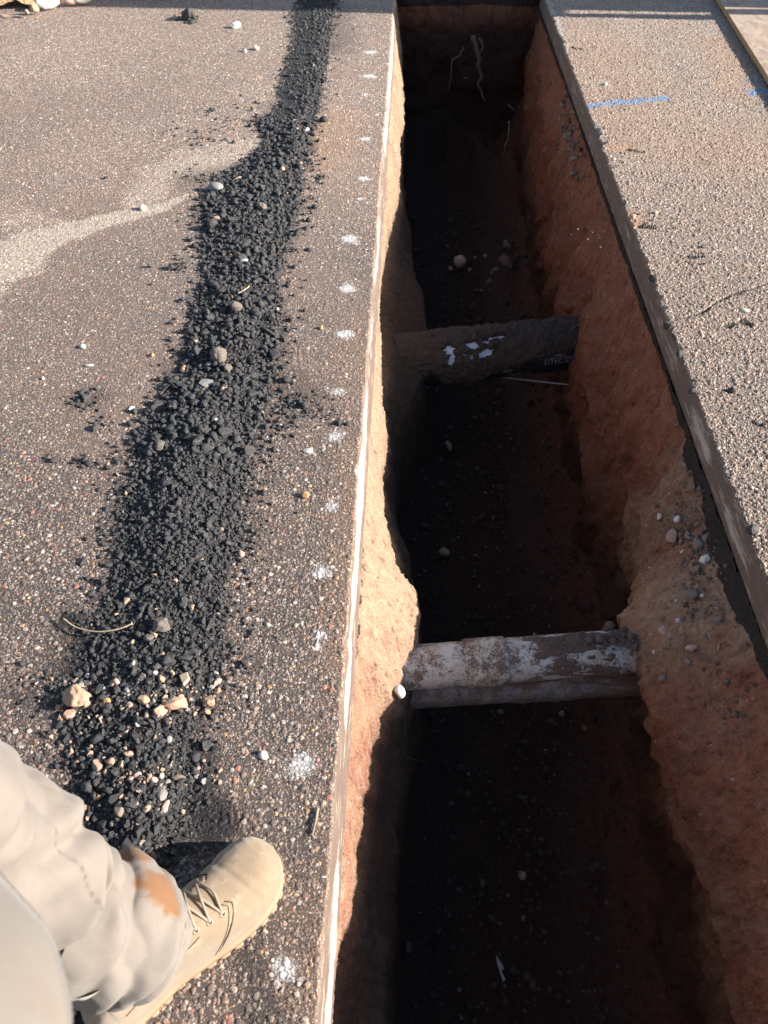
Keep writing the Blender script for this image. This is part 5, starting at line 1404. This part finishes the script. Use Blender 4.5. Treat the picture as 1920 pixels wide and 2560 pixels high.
    for s0 in es:
        for tt in (1.0, np.pi - 1.0):
            c = B(np.array(s0), np.array(tt), .0030); n1 = B(np.array(s0), np.array(tt), .02) - c; n1 /= np.linalg.norm(n1)
            e1 = np.cross(n1, ax); e1 /= np.linalg.norm(e1); e2 = np.cross(n1, e1)
            a = np.linspace(0, 2 * np.pi, 17)
            ring_ = c + .0038 * (np.cos(a)[:, None] * e1 + np.sin(a)[:, None] * e2)
            sub('eyelet', [tube(ring_, .0013, 6, False)], M_EYE)
    def lace(pts, r=.0021):
        sub('lace', [tube(spline(pts, 40), r, 8)], M_LACE)
    for i, s0 in enumerate(es):
        l0, r0 = B(np.array(s0), np.array(1.0), .003), B(np.array(s0), np.array(np.pi - 1.0), .003)
        if i < 4:
            s1 = es[i + 1]
            l1, r1 = B(np.array(s1), np.array(1.0), .004), B(np.array(s1), np.array(np.pi - 1.0), .004)
            m0 = B(np.array((s0 + s1) / 2), np.array(np.pi / 2), .0075)
            lace([l0, l0 * .5 + m0 * .5 + [0, 0, .003], m0, r1 * .5 + m0 * .5 + [0, 0, .003], r1])
            m1 = m0 + [0, 0, .003]
            lace([r0, r0 * .5 + m1 * .5 + [0, 0, .003], m1, l1 * .5 + m1 * .5 + [0, 0, .003], l1])
        else: lace([l0, (l0 + r0) / 2 + [0, 0, .006], r0])
    l0 = B(np.array(.645), np.array(1.0), .003); r0 = B(np.array(.645), np.array(np.pi - 1.0), .003)
    lace([l0, B(np.array(.655), np.array(1.25), .005), B(np.array(.67), np.array(1.57), .006), B(np.array(.655), np.array(1.9), .005), r0])
    return b

def leg_mesh(spine, n=260, m=150, folds=True, seed=0):
    sp = np.array([np.r_[C(a, b, z), r] for a, b, z, r in spine])
    Q = spline(sp, n)
    ctr, r = Q[:, :3], Q[:, 3]
    th = np.linspace(0, 2 * np.pi, m, endpoint=False)
    tt = np.linspace(0, 1, n)
    T_, TH = np.meshgrid(tt, th, indexing='ij')
    Tn = np.gradient(ctr, axis=0); Tn /= np.linalg.norm(Tn, axis=1)[:, None]
    e1 = RX[None] - Tn * (Tn @ RX)[:, None]; e1 /= np.linalg.norm(e1, axis=1)[:, None]
    e2 = np.cross(Tn, e1)
    cx, sx = np.cos(TH), np.sin(TH)
    z = ctr[:, 2][:, None] + 0 * TH
    rr = np.repeat(r[:, None], m, 1)
    # drape: slanted soft wrinkles, stronger low down
    k = 1.0 if folds else .6
    ph = z * 150 + 2.2 * np.sin(TH * 1 + .5) + 2.4 * fbm(cx * 1.3 + seed, sx * 1.3, z * 9, 3, 410)
    w = np.sin(ph); w = np.where(w > 0, w ** .8, -np.abs(w) ** 1.6)
    rr = rr + k * .0088 * np.interp(z, [.11, .13, .20, .235, .26], [.2, 1, 1, .8, 0]) * w * (0.6 + .55 * fbm(cx * 1.5 + 7, sx * 1.5, z * 6, 2, 411))
    # long slanting drapes above the stack
    ph2 = z * 26 - 2.6 * np.sin(TH - .2) + 1.8 * fbm(cx + 3, sx, z * 5, 3, 412)
    w2 = np.sin(ph2); w2 = np.sign(w2) * np.abs(w2) ** .8
    rr = rr + k * .0145 * w2 * np.interp(z, [.1, .22, .28, .6, .9], [.15, .2, 1, .9, .6]) * (.7 + .5 * fbm(cx * 2, sx * 2, z * 3, 2, 415))
    ph3 = z * 62 + 3.2 * np.sin(TH + 1.0) + 2.5 * fbm(cx * 2 + 5, sx * 2, z * 7, 3, 416)
    rr = rr + k * .0042 * np.sin(ph3) * np.interp(z, [.2, .26, .6], [.3, 1, .8])
    rr = rr + k * .007 * np.sin(TH * 3 + 2.0 * fbm(z * 5, 0 * z + 2, None, 2, 413) + z * 5) * sstep(.22, .36, z)
    def groove(zc, slope, th0, span, width, depth, sd):
        d = (TH - th0 + np.pi) % (2 * np.pi) - np.pi
        ze = z - zc - slope * d - .006 * fbm(d * 1.5 + sd, z * 12, None, 3, 430)
        prof = np.exp(-(ze / width) ** 2) - .55 * np.exp(-((ze - 2.0 * width) / (1.3 * width)) ** 2)
        return -depth * prof * np.exp(-(d / span) ** 4)
    if folds:
        for q in [(.216, .006, .75, 1.15, .0075, .018, 9), (.168, .012, .2, 1.5, .0085, .019, 1), (.140, -.016, -.5, 1.1, .0065, .010, 2), (.195, .02, -.9, .9, .006, .010, 3), (.300, .060, .3, .95, .013, .016, 4), (.355, -.075, .5, .8, .015, .017, 5), (.415, .085, .9, .7, .015, .016, 6), (.270, -.03, -.5, .9, .009, .010, 7), (.47, -.05, .4, .8, .016, .014, 8)]:
            rr = rr + groove(*q)
    rr = rr + .0016 * fbm(cx * 5, sx * 5, z * 28, 3, 417)
    rr = np.maximum(rr, .90 * r[:, None])
    for _ in range(2):
        rr[1:-1] = .25 * rr[:-2] + .5 * rr[1:-1] + .25 * rr[2:]
    P = ctr[:, None] + rr[..., None] * (cx[..., None] * e1[:, None] + sx[..., None] * e2[:, None])
    return P, T_, TH, z

def build_person():
    ploc = C(-.40, .22, 0)
    person = empty('person', ploc, 'person in pale khaki trousers and tan suede lace-up boot standing by the trench edge', 'person')
    boot(person, C(-.418, .193, .004), C(-.186, .443, .004))
    right = [(-.338, .286, .112, .068), (-.341, .286, .122, .073), (-.350, .284, .145, .083), (-.360, .282, .175, .088), (-.370, .282, .198, .090), (-.382, .283, .212, .091), (-.400, .285, .228, .093), (-.424, .289, .245, .096), (-.450, .296, .30, .101), (-.474, .308, .40, .102),
             (-.494, .320, .49, .102), (-.505, .28, .60, .108), (-.50, .15, .76, .118), (-.47, .02, .90, .130), (-.45, -.03, .97, .13)]
    P, T_, TH, z = leg_mesh(right)
    # hem lip: small turned-in edge
    lip = P[:1] * 1.0; cen = P[0].mean(0); lip = cen + (lip - cen) * .955; lip2 = lip + np.array([0, 0, .03])
    P = np.concatenate([lip2, lip, P], 0)
    z = np.concatenate([z[:1], z[:1], z], 0); TH = np.concatenate([TH[:1], TH[:1], TH], 0)
    nr, nc = z.shape
    d = (TH - .35 + np.pi) % (2 * np.pi) - np.pi
    d2 = (TH - 1.25 + np.pi) % (2 * np.pi) - np.pi
    stain = .95 * np.exp(-((z - .150) / .022) ** 2 - (d2 / .45) ** 2) + .85 * np.exp(-((z - .205) / .014) ** 2 - (d2 / .55) ** 2) + .5 * np.exp(-((z - .118) / .02) ** 2 - (d2 / .3) ** 2)
    d3 = (TH - .42 + np.pi) % (2 * np.pi) - np.pi
    stain = np.maximum(stain, .95 * np.exp(-((z - .186) / .032) ** 2 - (d3 / .42) ** 2))
    dz = (TH - (-.55 + (z - .2) * 3.2) + np.pi) % (2 * np.pi) - np.pi
    seam = np.exp(-(dz / .012) ** 2) * (z > .23) * (z < .42)
    V1 = P.reshape(-1, 3); F1 = grid_faces(nr, nc, True)
    left = [(-.80, .02, .10, .082), (-.80, .02, .13, .09), (-.79, .02, .2, .10), (-.77, .03, .34, .10), (-.74, .05, .49, .105), (-.70, .03, .62, .112), (-.62, 0, .76, .122), (-.54, -.02, .90, .14), (-.50, -.04, .97, .13)]
    P2, _, TH2, z2 = leg_mesh(left, 120, 90, True, 5)
    # hips
    zz = np.linspace(.84, 1.02, 12); th = np.linspace(0, 2 * np.pi, 90, endpoint=False)
    Z3, T3 = np.meshgrid(zz, th, indexing='ij')
    P3 = np.array([C(-.50, -.03, 0)]) + (.205 * np.cos(T3))[..., None] * RX + (.135 * np.sin(T3))[..., None] * FH + Z3[..., None] * np.array([0, 0, 1.])
    n1, n2, n3 = len(V1), P2.shape[0] * P2.shape[1], P3.shape[0] * P3.shape[1]
    V = np.vstack([V1, P2.reshape(-1, 3), P3.reshape(-1, 3)])
    F = np.vstack([F1, grid_faces(*z2.shape, True) + n1, grid_faces(*Z3.shape, True) + n1 + n2])
    np_obj('trousers', V, F, M_TROUS, person, dict(stain=np.r_[stain.ravel(), np.zeros(n2 + n3)], seam=np.r_[seam.ravel(), np.zeros(n2 + n3)]))
    boot(person, C(-.86, -.06, .004), C(-.78, .262, .004))
    # shirt hanging over the hip, close to the lens
    zz = np.concatenate([[.84], np.linspace(.82, 1.30, 60), np.linspace(1.31, 1.45, 20)]); th = np.linspace(0, 2 * np.pi, 140, endpoint=False)
    Z3, T3 = np.meshgrid(zz, th, indexing='ij')
    cxl = np.interp(Z3, [.82, 1.1, 1.45], [-.375, -.425, -.47]); cyf = np.interp(Z3, [.82, 1.1, 1.45], [.0, -.085, -.17])
    aw = np.interp(Z3, [.82, .95, 1.1, 1.3, 1.4, 1.45], [.208, .203, .195, .19, .16, .07]); bd = np.interp(Z3, [.82, .95, 1.1, 1.3, 1.45], [.210, .20, .14, .13, .065])
    fo = 1 + .012 * np.sin(T3 * 3 + Z3 * 38 + 3 * fbm(np.cos(T3) * 2, np.sin(T3) * 2, Z3 * 5, 3, 423)) + .022 * np.sin(T3 * 7 + Z3 * 6 + 2 * fbm(np.cos(T3), np.sin(T3), Z3 * 4, 2, 420)) + .02 * fbm(np.cos(T3) * 2, np.sin(T3) * 2, Z3 * 9, 3, 421)
    fo[0] *= .96
    Psh = (cxl + aw * fo * np.cos(T3))[..., None] * RX + (cyf + bd * fo * np.sin(T3))[..., None] * FH + Z3[..., None] * np.array([0, 0, 1.])
    np_obj('shirt', Psh.reshape(-1, 3), grid_faces(*Z3.shape, True), M_SHIRT, person)
build_person()
